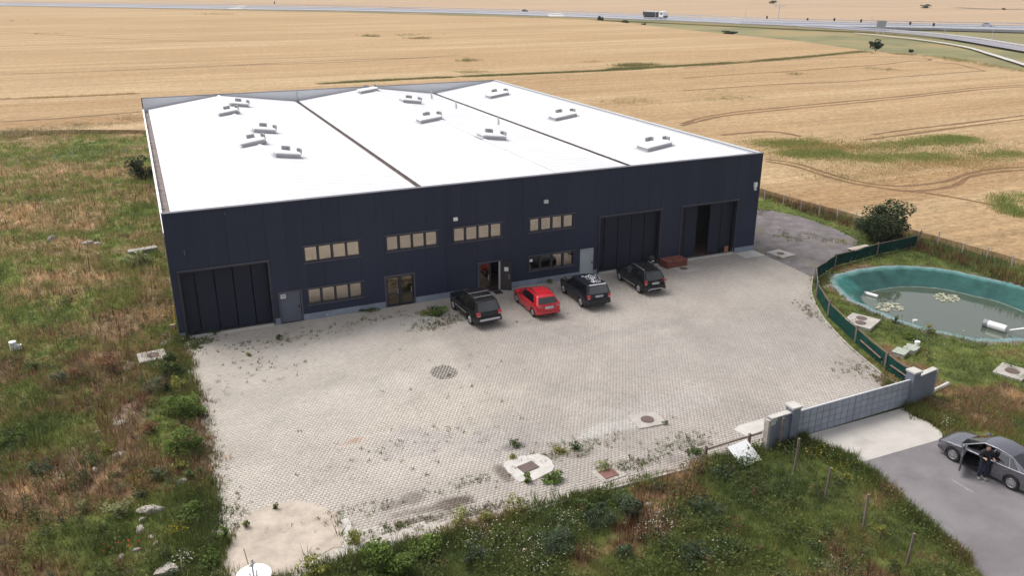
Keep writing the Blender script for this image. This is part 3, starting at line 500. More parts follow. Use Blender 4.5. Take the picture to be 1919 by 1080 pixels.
n = len(far); X = PX[far]; Y = PY[far]; sx = (PW-GAP)*hs_[far]; sy = (PH-GAP)*hs_[far]*np.where(grate[far], .85, 1); zt = rng.normal(0, .0018, n)
tx = rng.normal(0, .008, n); ty = rng.normal(0, .008, n)
cor = [(-1, -1), (1, -1), (1, 1), (-1, 1)]
V = np.zeros((n, 8, 3))
for k, (a, b) in enumerate(cor):
    V[:, k] = np.stack([X+a*(sx-.003), Y+b*(sy-.003), zt+a*sx*tx+b*sy*ty], 1); V[:, 4+k] = np.stack([X+a*sx, Y+b*sy, np.full(n, -.03)], 1)
Fp = np.array([(0, 1, 2, 3), (4, 5, 1, 0), (5, 6, 2, 1), (6, 7, 3, 2), (7, 4, 0, 3)])
F = (np.arange(n)*8)[:, None, None]+Fp[None]
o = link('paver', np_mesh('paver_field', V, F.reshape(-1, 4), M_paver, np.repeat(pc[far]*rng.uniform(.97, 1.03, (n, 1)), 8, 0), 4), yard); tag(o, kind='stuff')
pm = MB(); a, b = (PW-GAP)/2, (PH-GAP)/2
pm.add([(u*(a-.003), v*(b-.003), 0) for u, v in cor]+[(u*a, v*b, -.03) for u, v in cor], [tuple(f) for f in Fp]); pme = pm.mesh('paver', M_paver1)
for i in near: o = link('paver', pme, yard, (PX[i], PY[i], random.gauss(0, .0025)))
# small weeds in the joints
wx = []; wy = []
for c, sx_, sy_, k in (((5.43, -2.59), 5, .8, 80), ((3.34, -6.43), 3.5, 2.5, 60), ((11.68, -1.73), 5, .6, 60), ((0.40, -16.64), .7, 4, 130), ((0.65, -11.10), .5, 4, 90), ((0.78, -19.37), .8, 1.2, 60), ((14.03, -11.24), 5, 5, 22), ((8.96, -17.57), 5, 2.5, 60), ((16.33, -20.88), 3, .8, 110), ((21.21, -22.55), 2.2, .7, 90), ((38.55, -12.83), .8, 2.2, 90), ((34.77, -19.82), 1.5, 1.2, 60), ((11.19, -21.48), 3, .6, 50), ((14.87, -4.13), 1.6, .9, 120), ((16.42, -3.86), 1.5, .8, 60), ((5.20, -21.55), 3, .5, 50), ((11.07, -23.58), 2.5, .4, 90), ((7.21, -23.23), 2.5, .35, 140), ((9.02, 0.46), 2.5, .4, 60), ((18.13, -23.19), 1.8, .5, 110), ((21.17, -6.00), 3, 1, 12), ((1.25, -0.71), 1, .7, 60)):
    wx.append(rng.normal(c[0], sx_*.5, k)); wy.append(rng.normal(c[1], sy_*.5, k))
wx = np.concatenate(wx); wy = np.concatenate(wy); k = inside(YARD, wx, wy) & (wy < -.1); wx = wx[k]; wy = wy[k]; nw = len(wx)
wc = np.where((rng.random(nw) < .35)[:, None], np.array([.20, .15, .09]), np.array([.14, .175, .055]))*rng.uniform(.6, 1.3, (nw, 1))
V, F, c = blades(np.stack([wx, wy, np.zeros(nw)], 1), 9, rng.uniform(.04, .20, nw), rng.uniform(.04, .17, nw), .035, wc, .3, .8)
stuff('joint_weeds', V, F, M_plant, c, 'small weeds sprouting from the joints of the paving', 'weeds')
ex = np.concatenate([rng.normal(-.15, .38, 2600), rng.uniform(0, 26, 3000), rng.normal(0, .9, 900)+SAND[3][0]+.6, rng.normal(35.3, .4, 300)]); ey = np.concatenate([rng.uniform(-26, .5, 2600), rng.normal(-24.75, .26, 3000), rng.normal(0, .5, 900)+SAND[1][1]-.2, rng.normal(-22.8, .8, 300)])
def along(L, n, sd):
    t = rng.uniform(0, len(L)-1.001, n); i = t.astype(int); f = (t-i)[:, None]; A = np.array(L); q = A[i]*(1-f)+A[i+1]*f+rng.normal(0, sd, (n, 2)); return q[:, 0], q[:, 1]
for L_, n_, sd_ in (([(26.34, -24.31), (26.75, -25.96), (27.45, -27.27)], 700, .22), ([(27.45, -27.27), (27.20, -28.57), (26.77, -30.41), (26.49, -31.87), (26.14, -33.53), (25.95, -34.94)], 900, .13), ([(34.0, -24.4)] + [(33.60, -25.89), (33.31, -27.00), (33.81, -27.56)], 600, .18)):
    a_, b_ = along(L_, n_, sd_); ex = np.concatenate([ex, a_]); ey = np.concatenate([ey, b_])
k = fbm(ex, ey, 1.4, 3)+rng.normal(0, .05, len(ex)) > .45; k &= ~(inside(SAND, ex, ey) & (seg_dist(SAND+SAND[:1], ex, ey) > .3)); ex = ex[k]; ey = ey[k]; s_ = dryness(ex, ey)+rng.normal(-.03, .13, len(ex))
V, F, c = blades(np.stack([ex, ey, np.zeros(len(ex))], 1), 11, rng.uniform(.12, .55, len(ex)), rng.uniform(.08, .2, len(ex)), .035, wild_color(s_)*1.7, .3, .7)
stuff('edge_weeds', V, F, M_plant, c, 'rough weeds spilling over the edges of the paving', 'weeds')
gxw = rng.uniform(43.9, 57, 1800); gyw = rng.uniform(-8, 22, 1800); k = inside(GRAVEL, gxw, gyw) & (fbm(gxw, gyw, 4.2, 3) > .6); gxw = gxw[k]; gyw = gyw[k]
V, F, c = blades(np.stack([gxw, gyw, np.zeros(len(gxw))], 1), 9, rng.uniform(.06, .25, len(gxw)), np.full(len(gxw), .2), .05, np.array([[.20, .20, .07]])*rng.uniform(.7, 1.3, (len(gxw), 1)), .3, .7)
stuff('gravel_weeds', V, F, M_plant, c, 'yellowish weeds creeping over the grey gravel', 'weeds')
# kerbs
kerb = tag(MB().build('yard_kerb', M_concg), 'weathered concrete kerb edging the paved yard', 'kerb', None, 'structure')
def kerb_run(line, w=.13, h=.09, step=1.0, mt=M_concg):
    L = [Vector(p) for p in line]
    for p, q in zip(L[:-1], L[1:]):
        n = max(1, round((q-p).length/step)); d = (q-p)/n; a = math.atan2(d.y, d.x)
        for i in range(n):
            m = p+d*(i+.5); mb = MB(); mb.box(-d.length/2+.008, d.length/2-.008, -w/2, w/2, -.16, h+random.uniform(-.012, .012))
            mb.build('kerb_stone', mt, kerb, (m.x, m.y, 0), a+random.gauss(0, .008))
kerb_run([(11.9, -24.55), (16, -24.5), (20, -24.55), (24.2, -24.5)], step=1.0)
kerb_run([(4.9, -24.75), (11.8, -24.55)], h=.03)
kerb_run([(.12, -1.0), (.2, -8), (.1, -15), (-.02, -22.7)], h=.07)
kl = smooth_line([(35.35, -23.6)] + [(35.42, -21.50), (35.71, -20.47), (36.73, -17.36), (38.21, -13.96), (39.57, -11.64), (41.27, -9.30), (43.52, -7.02)], 2); kerb_run([(p[0]+.1, p[1]) for p in kl], h=.06, w=.11)
SANDR = []
for i, p in enumerate(smooth_line([tuple(q) for q in SAND], 8, True)): SANDR.append((p[0]+.7*(fbm(p[0]*1.0, p[1]*1.0, .6, 3)-.5)+random.gauss(0, .03), p[1]+.7*(fbm(p[0]+9, p[1], .6, 3)-.5)+random.gauss(0, .03)))
sheet('sandy_pit', SANDR, 0.012, M_sand, thick=.15, label='bare sandy patch at the lower left corner of the yard', cat='sand patch')
sheet('mortar_patch', MORTAR, .008, M_concw, 'pale mortar patch beside the sandy pit', 'mortar patch')
sheet('concrete_patch', PATCH, .006, M_conc, 'pale concrete patch beside the left gate wall', 'concrete patch')
sheet('gravel_yard', GRAVEL, -.02, M_gravel, 'grey gravel yard right of the warehouse', 'gravel')
sheet('driveway_apron', APRON, 0.0, M_apron, 'pale concrete driveway apron outside the gate', 'driveway')
sheet('asphalt_road', ROAD, -0.006, M_asph, 'grey asphalt access road at the lower right', 'road')
M_line = mat('worn_line_paint', (.25, .235, .24), .9, var=.4, scale=3)
for p in ([(30.26, -29.94), (30.36, -29.92), (30.36, -31.01), (30.25, -31.02)], [(31.38, -30.63), (31.92, -30.53), (31.91, -30.59), (31.37, -30.69)], [(31.86, -30.57), (31.96, -30.54), (31.93, -30.91), (31.83, -30.94)]):
    tag(sheet('road_marking', p, 0.0, M_line, kind='structure'), 'worn white paint stroke on the asphalt beside the grey sedan', 'road marking', 'worn paint strokes on the asphalt')

# manholes and slabs
M_slab = mat('slab_concrete', (0.38, 0.35, 0.32), 0.9, var=0.18, scale=1.6, bump=0.2, bscale=9)
def manhole(c, hx, hy, a, lids, label, top=.05, mt=M_slab, lid=M_iron, square=False):
    t = empty('manhole', (c[0], c[1], 0), a, label, 'manhole')
    mb = MB(); mb.box(-hx, hx, -hy, hy, -.15, top); mb.build('slab', mt, t)
    for (lx_, ly_, r) in lids:
        mb = MB()
        if square: mb.box(lx_-r, lx_+r, ly_-r*.85, ly_+r*.85, top+.002, top+.03)
        else:
            mb.disc((lx_, ly_, top+.002), r, .03, 24); mb.disc((lx_, ly_, top+.032), r*.55, .006, 16)
        mb.build('lid', lid, t)
    return t
manhole((20.82, -20.04), .78, .66, R(-4), [(0, 0, .33)], 'round iron manhole in a pale square slab in the middle of the yard')
manhole((16.62, -23.41), .62, .5, R(5), [(0, 0, .36)], 'square reddish lid in a grey slab at the yard kerb', .03, M_concg, M_ironr, True)
t = empty('manhole', (*(13.53, -21.51), 0), 0, 'square iron lid set in a rough white mortar patch', 'manhole')
c0 = (13.53, -21.51); mb = MB(); P = smooth_line([(p[0]-c0[0], p[1]-c0[1]) for p in MAN_WHITE], 4, True); P = [(x*(1+random.gauss(0, .03)), y*(1+random.gauss(0, .03))) for x, y in P]
n = len(P); mb.add([(x, y, .045) for x, y in P]+[(x*1.05, y*1.05, -.1) for x, y in P], [tuple(range(n))]+[(i, n+i, n+(i+1) % n, (i+1) % n) for i in range(n)]); mb.build('slab', mat('white_lime', (.49, .465, .435), .9, var=.15, scale=2), t)
mb = MB(); mb.box(-.42, .42, -.3, .3, .047, .08, 0, Matrix.Rotation(R(12), 4, 'Z')); mb.build('lid', M_iron, t)
manhole((36.03, -1.67), .95, .8, 0, [(-.1, .1, .3)], 'round manhole in a slab before the red brick step', .03)
manhole((45.24, -1.70), .75, .85, R(8), [(-.05, 0, .3)], 'round manhole slab lying in the grey gravel', .04)
manhole((40.11, -15.10), 1.0, .9, R(25), [(-.38, -.1, .33), (.42, .12, .33)], 'pale slab with two round lids beside the green fence', .22)
manhole((42.45, -23.86), .85, .75, R(20), [(0, 0, .36)], 'pale slab with one round lid at the right edge of the grass', .12)
manhole((-1.65, -2.22), .75, .7, R(5), [(.05, 0, .34)], 'pale slab with dark round lid in weeds by the left building corner', .22)
sheet('concrete_strip', STRIP, .004, M_conc, 'pale concrete strip at the right foot of the warehouse', 'concrete strip')

# ---------------------------------------------------------------- warehouse
W = empty('warehouse', (0, 0, 0), 0, 'long navy clad warehouse with bright white roof', 'warehouse')
OPEN = {'gate_a': (.5, 5.62, 0.12, 4.25), 'gate_b': (29.4, 34.62, .12, 4.36), 'gate_c': (36.6, 41.77, .12, 4.36),
        'w1': (7.9, 11.53, 3.87, 4.98), 'w2': (13.24, 16.85, 3.88, 5.0), 'w3': (17.92, 21.56, 3.9, 5.0), 'w4': (23.62, 27.2, 3.93, 5.0), 'w5': (7.9, 11.53, 1.0, 2.13), 'w6': (23.6, 27.3, 1.03, 2.18),
        'd1': (6.17, 7.46, 0.02, 2.06), 'gd': (13.1, 15.03, .03, 2.13), 'od': (19.79, 21.42, .02, 2.15), 'ld': (27.78, 28.95, .05, 2.2)}
def cut_rects(x0, x1, z0, z1, ops):
    xs = sorted({x0, x1, *[v for o in ops for v in o[:2] if x0 < v < x1]}); out = []
    for a, b in zip(xs[:-1], xs[1:]):
        m = (a+b)/2; hol = sorted((o[2], o[3]) for o in ops if o[0] < m < o[1]); z = z0
        for h0, h1 in hol:
            if h0 > z: out.append((a, b, z, min(h0, z1)))
            z = max(z, h1)
        if z < z1: out.append((a, b, z, z1))
    return out
ops = list(OPEN.values()); PB = .42
edges = [0]+list(np.arange(1.15, 16.9, 1.15))+[17.4]+list(np.arange(18.55, 43.4, 1.15))+[BW]
for a, b in zip(edges[:-1], edges[1:]):
    yo = 0.0 if b <= 17.41 else .012
    for r in cut_rects(a+.004, b-.004, PB, BH-.05, ops): mb = MB(); mb.box(r[0], r[1], yo, .1, r[2], r[3]); mb.build('wall_panel', M_clad, W)
mb = MB()
for r in cut_rects(0.01, BW-.01, 0, BH-.06, ops): mb.box(r[0], r[1], .104, .30, r[2], r[3])
mb.build('wall_core', M_trim, W)
for r in cut_rects(0.0, BW, -.1, PB-.004, [(o[0], o[1], -1, o[3]) for o in ops if o[2] < .3]): mb = MB(); mb.box(r[0], r[1], .02, .103, r[2], r[3]); mb.build('plinth', M_plinth, W)
mb = MB(); mb.box(0, BW, -.03, .34, BH-.05, BH); mb.build('parapet_cap', M_trim2, W)
mb = MB(); mb.box(17.36, 17.44, -.03, -.001, PB, BH-.05); mb.build('joint_strip', M_clad, W)
mb = MB(); mb.box(BW-.3, BW, .31, BD, 0, BH-.06); mb.build('side_wall', M_clad, W)
mb = MB(); mb.box(0, .12, .31, BD, 0, 6.5); mb.build('side_wall', M_clad, W)
mb = MB(); mb.box(.12, BW-.31, BD-.25, BD, 0, 6.3); mb.box(.0, BW-.31, BD-.12, BD, 6.5, BH-.05); mb.build('back_wall', M_clad, W)
mb = MB(); mb.box(.1, BW-.31, BD-.16, BD-.124, 6.4, BH-.05); mb.build('parapet_lining', M_lgrey if False else mat('parapet_white', (.66, .66, .70), .6), W)
mb = MB(); mb.box(0, BW, BD-.2, BD+.03, BH-.05, BH+.01); mb.build('parapet_cap', M_trim2, W)
mb = MB(); mb.box(17.4, 17.62, BD-.19, BD-.163, 6.5, BH-.05); mb.build('downpipe_box', M_lgrey, W)
mb = MB(); mb.box(.12, BW-.3, .30, BD-.25, 0.0, .02); mb.build('hall_floor', mat('hall_floor_tile', (.14, .09, .07), .6), W)
mb = MB(); mb.box(.12, BW-.3, 3.2, 3.3, .02, 6.2); mb.build('hall_partition', M_inner, W)
# roof slopes made of separate sheets, three bays: ridge, valley, ridge, valley, rising edge
E0, R1, V1, R2, V2, E1 = .58, 8.4, 17.3, 26.3, 34.9, 43.25
ZE, ZR, ZV, ZL = 6.72, 7.86, 6.74, 7.86
slopes = [(E0, ZE, R1, ZR), (R1, ZR, V1-.2, ZV), (V1+.2, ZV, R2, ZR), (R2, ZR, V2-.2, ZV), (V2+.2, ZV, E1, ZL)]
def roof_z(x):
    for a, za, b, zb in slopes:
        if a <= x <= b: return za+(zb-za)*(x-a)/(b-a)
    return ZV
pw = 1.06; npn = int((BD-.5)/pw)
for a, za, b, zb in slopes:
    pm = MB(); L = [(a, za), (b, zb)]
    v = []
    prof = [(0.006, 0), (.03, .014), (.06, .014), (.085, .008), (.35, .008), (.37, .012), (.40, .012), (.42, .008), (.69, .008), (.71, .012), (.74, .012), (.76, .008), (pw-.006, 0)]
    for (x, z) in L: v += [(x, y, z+h) for y, h in prof]+[(x, .006, z-.08), (x, pw-.006, z-.08)]
    k = len(prof); m = k+2
    fs = [(i, i+1, m+i+1, m+i) for i in range(k-1)]+[tuple(range(k-1, -1, -1))+(k, k+1), tuple(m+i for i in range(k))+(m+k+1, m+k), (0, m, m+k, k), (k-1, k+1, m+k+1, m+k-1)]
    me = pm.add(v, fs).mesh('roof_panel', M_roof)
    for i in range(npn): link('roof_panel', me, W, (0, .36+i*pw, random.uniform(-.001, .001)))
M_ridge = mat('ridge_flashing', (.70, .70, .73), .5)
for rx in (R1, R2):
    mb = MB(); mb.add([(rx-.16, .36, ZR+.033), (rx, .36, ZR+.055), (rx+.16, .36, ZR+.033), (rx-.16, BD-.2, ZR+.033), (rx, BD-.2, ZR+.055), (rx+.16, BD-.2, ZR+.033)], [(0, 1, 4, 3), (1, 2, 5, 4)]); mb.build('ridge_cap', M_ridge, W)
for vx in (V1, V2):
    mb = MB(); mb.box(vx-.2, vx+.2, .31, BD-.3, ZV-.32, ZV-.28); mb.box(vx-.23, vx-.2, .31, BD-.3, ZV-.28, ZV+.01); mb.box(vx+.2, vx+.23, .31, BD-.3, ZV-.28, ZV+.01); mb.build('valley_gutter', M_gutter, W)
mb = MB(); mb.box(.12, .57, .31, BD-.3, 6.38, 6.42); g_ = mb.build('eave_gutter', M_gutter, W)
mb = MB(); mb.box(-.03, .12, .31, BD-.3, 6.51, 6.76); mb.build('eave_trim', M_white, W)
mb = MB()
for y in (6, 13, 22, 31, 40, 49): mb.box(.10, .30, y, y+.25, 6.765, 6.80)
mb.build('gutter_strap', M_trim, W)
mb = MB(); mb.box(E1+.02, BW-.31, .36, BD-.2, ZL-.06, ZL+.06); mb.box(BW-.30, BW+.02, .36, BD-.2, BH-.055, BH+.0); mb.build('verge_flashing', M_lgrey, W)
mb = MB(); mb.box(BW-.42, BW-.32, .36, BD-.2, ZL+.061, BH-.02); mb.build('verge_strip', M_mgrey, W)
# smoke vents lying on the slopes
M_vent = mat('vent_grey', (.40, .40, .42), .5); M_vent2 = mat('vent_bracket', (.30, .305, .32), .5)
def vent(px_, py_, s=1.0):
    z = roof_z(px_); a = [sl for sl in slopes if sl[0] <= px_ <= sl[2]][0]; ang = math.atan2(a[3]-a[1], a[2]-a[0])
    M = Matrix.Rotation(-ang, 4, 'Y')
    vt = MB(); vt.box(-1.45*s, 1.45*s, -1.05*s, 1.05*s, .015, .03, 0, M); vt.box(-1.2*s, 1.2*s, -.85*s, .85*s, .03, .30, 0, M)
    o = vt.build('smoke_vent', M_vent, W, (px_, py_, z))
    mb = MB(); mb.box(-1.27*s, 1.27*s, -.92*s, .92*s, .302, .38, 0, M); mb.box(-1.1*s, 1.1*s, -.75*s, .75*s, .38, .41, 0, M); mb.build('vent_lid', M_white, o)
    mb = MB(); mb.box(-.32, .32, .80*s, .92*s, .411, .72, 0, M); mb.box(.2, .32, .55*s, .799*s, .411, .72, 0, M); mb.build('wind_deflector', M_vent2, o)
    mb = MB(); mb.box(1.28*s, 1.40*s, -.32, .32, .22, .66, 0, M); mb.box(1.02*s, 1.279*s, .2, .32, .411, .66, 0, M); mb.build('wind_deflector', M_vent2, o)
for c in ((9.64, 45.03, 7.60), (9.73, 27.26, 7.60), (9.75, 15.29, 7.60), (7.94, 38.96, 7.70), (7.97, 21.07, 7.70), (25.53, 50.63, 7.70), (27.55, 39.95, 7.60), (25.43, 26.92, 7.70), (27.33, 15.76, 7.60), (39.62, 43.36, 7.60), (39.42, 25.63, 7.60), (39.31, 8.41, 7.60)): vent(c[0], c[1], .78 if c[0] < V1 else .9 if c[0] < V2 else 1.0)
for c in ((32.22, 46.35, 6.95), (32.08, 37.42, 6.95), (32.21, 25.67, 6.95)):
    z = roof_z(c[0]); mb = MB(); mb.tube([(0, 0, 0), (0, 0, .85)], .07, 10); mb.disc((0, 0, .86), .12, .06, 12); mb.tube([(.12, 0, 0), (.12, 0, .45)], .03, 8); mb.build('vent_pipe', M_lgrey, W, (c[0], c[1], z))
# windows: frame, mullions, four reflecting panes
def window(o, nm='window'):
    x0, x1, z0, z1 = o; mb = MB(); f = .09
    mb.box(x0, x1, -.02, .22, z1-f, z1); mb.box(x0, x1, -.02, .22, z0, z0+f); mb.box(x0, x0+f, -.018, .22, z0+f, z1-f); mb.box(x1-f, x1, -.018, .22, z0+f, z1-f)
    w = (x1-x0)/4
    for i in (1, 2, 3): mb.box(x0+i*w-.075, x0+i*w+.075, .02, .2, z0+f, z1-f)
    wi = mb.build('window', M_trim, W)
    mb = MB(); mb.box(x0-.08, x1+.08, -.09, -.021, z1, z1+.05); mb.build('drip_cap', M_trim2, wi)
    mb = MB(); mb.box(x0-.04, x1+.04, -.08, -.021, z0-.03, z0+.02); mb.build('sill', M_trim2, wi)
    for i in range(4):
        a = x0+i*w+(.09 if i == 0 else .075); b = x0+(i+1)*w-(.09 if i == 3 else .075)
        mb = MB(); t = random.uniform(-.02, .02); mb.add([(a+.002, .10+t, z0+f+.002), (b-.002, .10-t, z0+f+.002), (b-.002, .10-t, z1-f-.002), (a+.002, .10+t, z1-f-.002), (a+.002, .12+t, z0+f+.002), (b-.002, .12-t, z0+f+.002), (b-.002, .12-t, z1-f-.002), (a+.002, .12+t, z1-f-.002)], [(0, 1, 2, 3), (7, 6, 5, 4), (0, 4, 5, 1), (2, 6, 7, 3), (1, 5, 6, 2), (0, 3, 7, 4)])
        mb.build('pane', M_pane if nm == 'window' else M_paned, wi)
for k in ('w1', 'w2', 'w3', 'w4', 'w5', 'w6'): window(OPEN[k])
# folding gates set back in their reveals
def fold_gate(o, seams, gap=None):
    x0, x1, z0, z1 = o
    mb = MB(); mb.box(x0-.14, x1+.14, -.035, -.001, z1, z1+.14); mb.box(x0-.14, x0, -.034, -.001, z0, z1); mb.box(x1, x1+.14, -.034, -.001, z0, z1); mb.build('gate_surround', M_trim, W)
    mb = MB(); mb.box(x0-.14, x1+.14, -.06, -.036, z1+.10, z1+.15); mb.build('drip_cap', M_trim2, W)
    mb = MB(); mb.box(x0, x1, -.12, .32, -.05, z0); mb.build('gate_threshold', M_conc, W)
    xs = [x0]+seams+[x1]
    for a, b in zip(xs[:-1], xs[1:]):
        if gap and abs(a-gap[0]) < .05: continue
        mb = MB(); mb.box(a+.03, b-.03, .40, .46, z0+.01, z1+.2); o_ = mb.build('gate_leaf', M_clad2, W)
    mb = MB()
    for s in seams[::3]: mb.box(s-.05, s+.05, .34, .399, z0+(z1-z0)*.55, z0+(z1-z0)*.6)
    mb.build('gate_latch', M_black, W)
    mb = MB(); mb.box(x0-.05, x1+.05, .60, .64, 0.02, z1+.3)
    if not gap: mb.build('gate_backing', M_black, W)
def fr(o, px): return [o[0]+(o[1]-o[0])*t for t in px]
fold_gate(OPEN['gate_a'], fr(OPEN['gate_a'], (.16, .38, .595, .81)))
fold_gate(OPEN['gate_b'], fr(OPEN['gate_b'], (.11, .335, .56, .78)))
fold_gate(OPEN['gate_c'], fr(OPEN['gate_c'], (.11, .335, .56, .78)), (fr(OPEN['gate_c'], (.335,))[0], 0))
# doors
def surround(o):
    x0, x1, z0, z1 = o; mb = MB(); mb.box(x0-.09, x1+.09, -.03, -.001, z1, z1+.09); mb.box(x0-.09, x0, -.029, -.001, z0, z1); mb.box(x1, x1+.09, -.029, -.001, z0, z1); mb.build('door_surround', M_trim2, W)
def plain_door(o, mt, y=.06, sur=True):
    x0, x1, z0, z1 = o
    if sur: surround(o)
    mb = MB(); mb.box(x0+.02, x1-.02, y, y+.05, z0+.01, z1-.02); d = mb.build('door', mt, W)
    mb = MB(); mb.box(x1-.22, x1-.10, y-.05, y-.002, 1.0, 1.05); mb.box(x1-.13, x1-.10, y-.03, y-.002, .92, 1.12); mb.build('handle', M_black, d)
    return d
d1 = plain_door(OPEN['d1'], M_doorg)
x0 = OPEN['d1'][0]; mb = MB(); mb.box(x0+.05, x0+.38, .045, .058, 1.68, 1.96); mb.build('sign_plate', M_plate, d1)
mb = MB(); mb.box(x0+.09, x0+.34, .040, .044, 1.84, 1.90); mb.box(x0+.14, x0+.34, .040, .044, 1.74, 1.79); mb.build('sign_marks', M_mgrey, d1)
plain_door(OPEN['ld'], M_doorl, .03, False)
o = OPEN['ld']; mb = MB(); mb.box(o[0]-.1, o[1]+.16, -.05, -.001, o[3], o[3]+.06); mb.box(o[1], o[1]+.1, -.03, -.001, .42, o[3]); mb.build('door_surround', M_trim, W)
def glass_leaf(x0, x1, z0, z1, parent, loc, rz=0.0, g=M_glassd):
    f = .10; mb = MB(); w = x1-x0; h = z1-z0
    mb.box(0, w, 0, .06, h-f, h); mb.box(0, w, 0, .06, 0, f*1.3); mb.box(0, f, .002, .058, f*1.3, h-f); mb.box(w-f, w, .002, .058, f*1.3, h-f); mb.box(f, w-f, .005, .055, h*.38, h*.38+.07)
    d = mb.build('door', M_trim, parent, loc, rz)
    for a, b in ((f*1.3, h*.38), (h*.38+.07, h-f)):
        mb = MB(); mb.box(f, w-f, .02, .035, a, b); mb.build('pane', g, d)
    mb = MB(); mb.tube([(w-.15, -.05, h*.4), (w-.15, -.05, h*.58)], .015, 6); mb.build('handle', M_lgrey, d)
    return d
o = OPEN['gd']; surround(o); m = (o[0]+o[1])/2
glass_leaf(o[0]+.03, m-.01, o[2], o[3]-.02, W, (o[0]+.03, .08, o[2])); glass_leaf(m+.01, o[1]-.03, o[2], o[3]-.02, W, (m+.01, .08, o[2]))
mb = MB(); mb.box(o[0], o[1], .2, .25, 0, o[3]); mb.build('door_backing', M_black, W)
o = OPEN['od']; surround(o)
glass_leaf(o[0]+.03, o[0]+.86, o[2], o[3]-.02, W, (o[0]+.03, .08, o[2]), 0, mat('door_glass_brown', (.20, .15, .11), .05, metal=1.0))
dl = glass_leaf(0, .80, o[2], o[3]-.02, W, (o[1]-.02, -.02, o[2]), R(-38), mat('door_glass_dim', (.06, .05, .045), .08, spec=.7))
mb = MB(); mb.box(.28, .58, -.012, -.002, 1.42, 1.72); mb.build('notice_sheet', M_plate, dl)
mb = MB(); mb.box(o[1]-.09, o[1]-.02, .0, .2, o[2], o[3]-.02); mb.build('door_jamb', M_lgrey, W)
mb = MB(); mb.box(o[0]+1.0, o[1]-.1, 1.6, 1.66, .02, 2.1); mb.build('inner_door', mat('inner_door_grey', (.25, .26, .29), .6), W)
mb = MB(); mb.box(o[0]+.95, o[1]-.12, -.75, -.15, .006, .03); tag(mb.build('door_mat', M_blackp), 'black door mat before the open glass door', 'mat')
# lamps and sensor boxes on the facade
def wall_lamp(x, z, s, mt):
    mb = MB(); mb.box(x-.05*s, x+.05*s, -.16*s, -.001, z-.02, z+.06*s); lamp = mb.build('flood_lamp', M_mgrey, W)
    mb = MB(); mb.box(x-.14*s, x+.14*s, -.30*s, -.161*s, z-.12*s, z+.10*s); mb.build('lamp_head', mt, lamp)
wall_lamp(18.05, 5.67, 1, M_white); wall_lamp(24.8, 6.17, 1.1, M_lgrey); wall_lamp(23.71, 1.93, .75, M_white)
mb = MB(); mb.box(43.2, 43.45, -.16, -.001, 5.32, 5.7); s_ = mb.build('siren_box', M_white, W); mb = MB(); mb.tube([(43.33, -.14, 5.1), (43.33, -.03, 5.22)], .11, 12); mb.build('siren_lamp', M_plate, s_)
for sc in ((.95, 5.35, 5.65), (3.5, 7.55, 7.7)):
    mb = MB(); mb.box(sc[0], sc[0]+.025, -.006, -.001, sc[1], sc[2]); mb.build('scratch', M_mgrey, W)
# yellow gas pipe on the left corner
t = empty('gas_pipe', (-.25, -.1, 0), 0, 'yellow gas pipe rising at the left warehouse corner', 'pipe')
mb = MB(); mb.tube([(0, 0.3, 0), (0, .3, .85), (.02, .3, 1.0)], .05, 8); mb.tube([(.12, .25, .9), (.13, .3, 2.2)], .04, 8); mb.build('pipe', M_yellow, t)
mb = MB(); mb.box(-.22, .16, .2, .38, .8, 1.0); mb.tube([(-.2, .3, 0), (-.2, .3, .82)], .035, 8); mb.build('meter', mat('meter_brown', (.25, .19, .12), .7), t)

# things in front of the facade
t = empty('brick_step', (35.68, -.56, 0), 0, 'low red brick step between the two folding gates', 'step')
mb = MB()
for cz in range(7):
    zz = cz*.075
    for s in range(8):
        xx = -.93+s*.235+(.1 if cz % 2 else 0)
        if xx+.225 < .95: mb.box(xx, xx+.225, -.55, -.44, zz, zz+.066); mb.box(xx, xx+.225, .43, .54, zz, zz+.066)
    for s in range(4):
        yy = -.43+s*.22
        mb.box(-.94, -.83, yy, yy+.205, zz, zz+.066); mb.box(.82, .93, yy, yy+.205, zz, zz+.066)
tag(mb.build('brick', M_brick, t), kind='stuff')
mb = MB(); mb.box(-.90, .90, -.52, .52, 0, .515); mb.build('mortar_core', mat('brick_mortar', (.10, .05, .045), .9), t)
mb = MB()
for i in range(8):
    for j in range(5): mb.box(-.95+i*.238, -.95+i*.238+.23, -.57+j*.226, -.57+j*.226+.218, .525, .56+random.uniform(0, .006))
tag(mb.build('cap_brick', M_brick, t), kind='stuff')
t = empty('trash_bin', (33.75, -.35, 0), 0, 'black round trash bin before the middle folding gate', 'bin')
mb = MB(); mb.tube([(0, 0, .02), (0, 0, .82)], .24, 20, 0, .30); mb.build('body', M_blackp, t, smooth=40)
mb = MB(); mb.tube([(0, 0, .83), (0, 0, .90), (0, 0, .99), (0, 0, 1.04)], .33, 20, 0, .16); mb.build('lid', M_blackp, t, smooth=40)
mb = MB(); mb.box(-.12, .12, -.31, -.285, .62, .68); mb.build('label_strip', M_plate, t)
mb = MB(); mb.box(-.17, .17, -.05, .05, 0, .55); tag(mb.build('brick_block', mat('orange_brick', (.30, .12, .07), .85), None, (41.1, .02, .13)), 'reddish brick block propped in the right folding gate', 'brick')

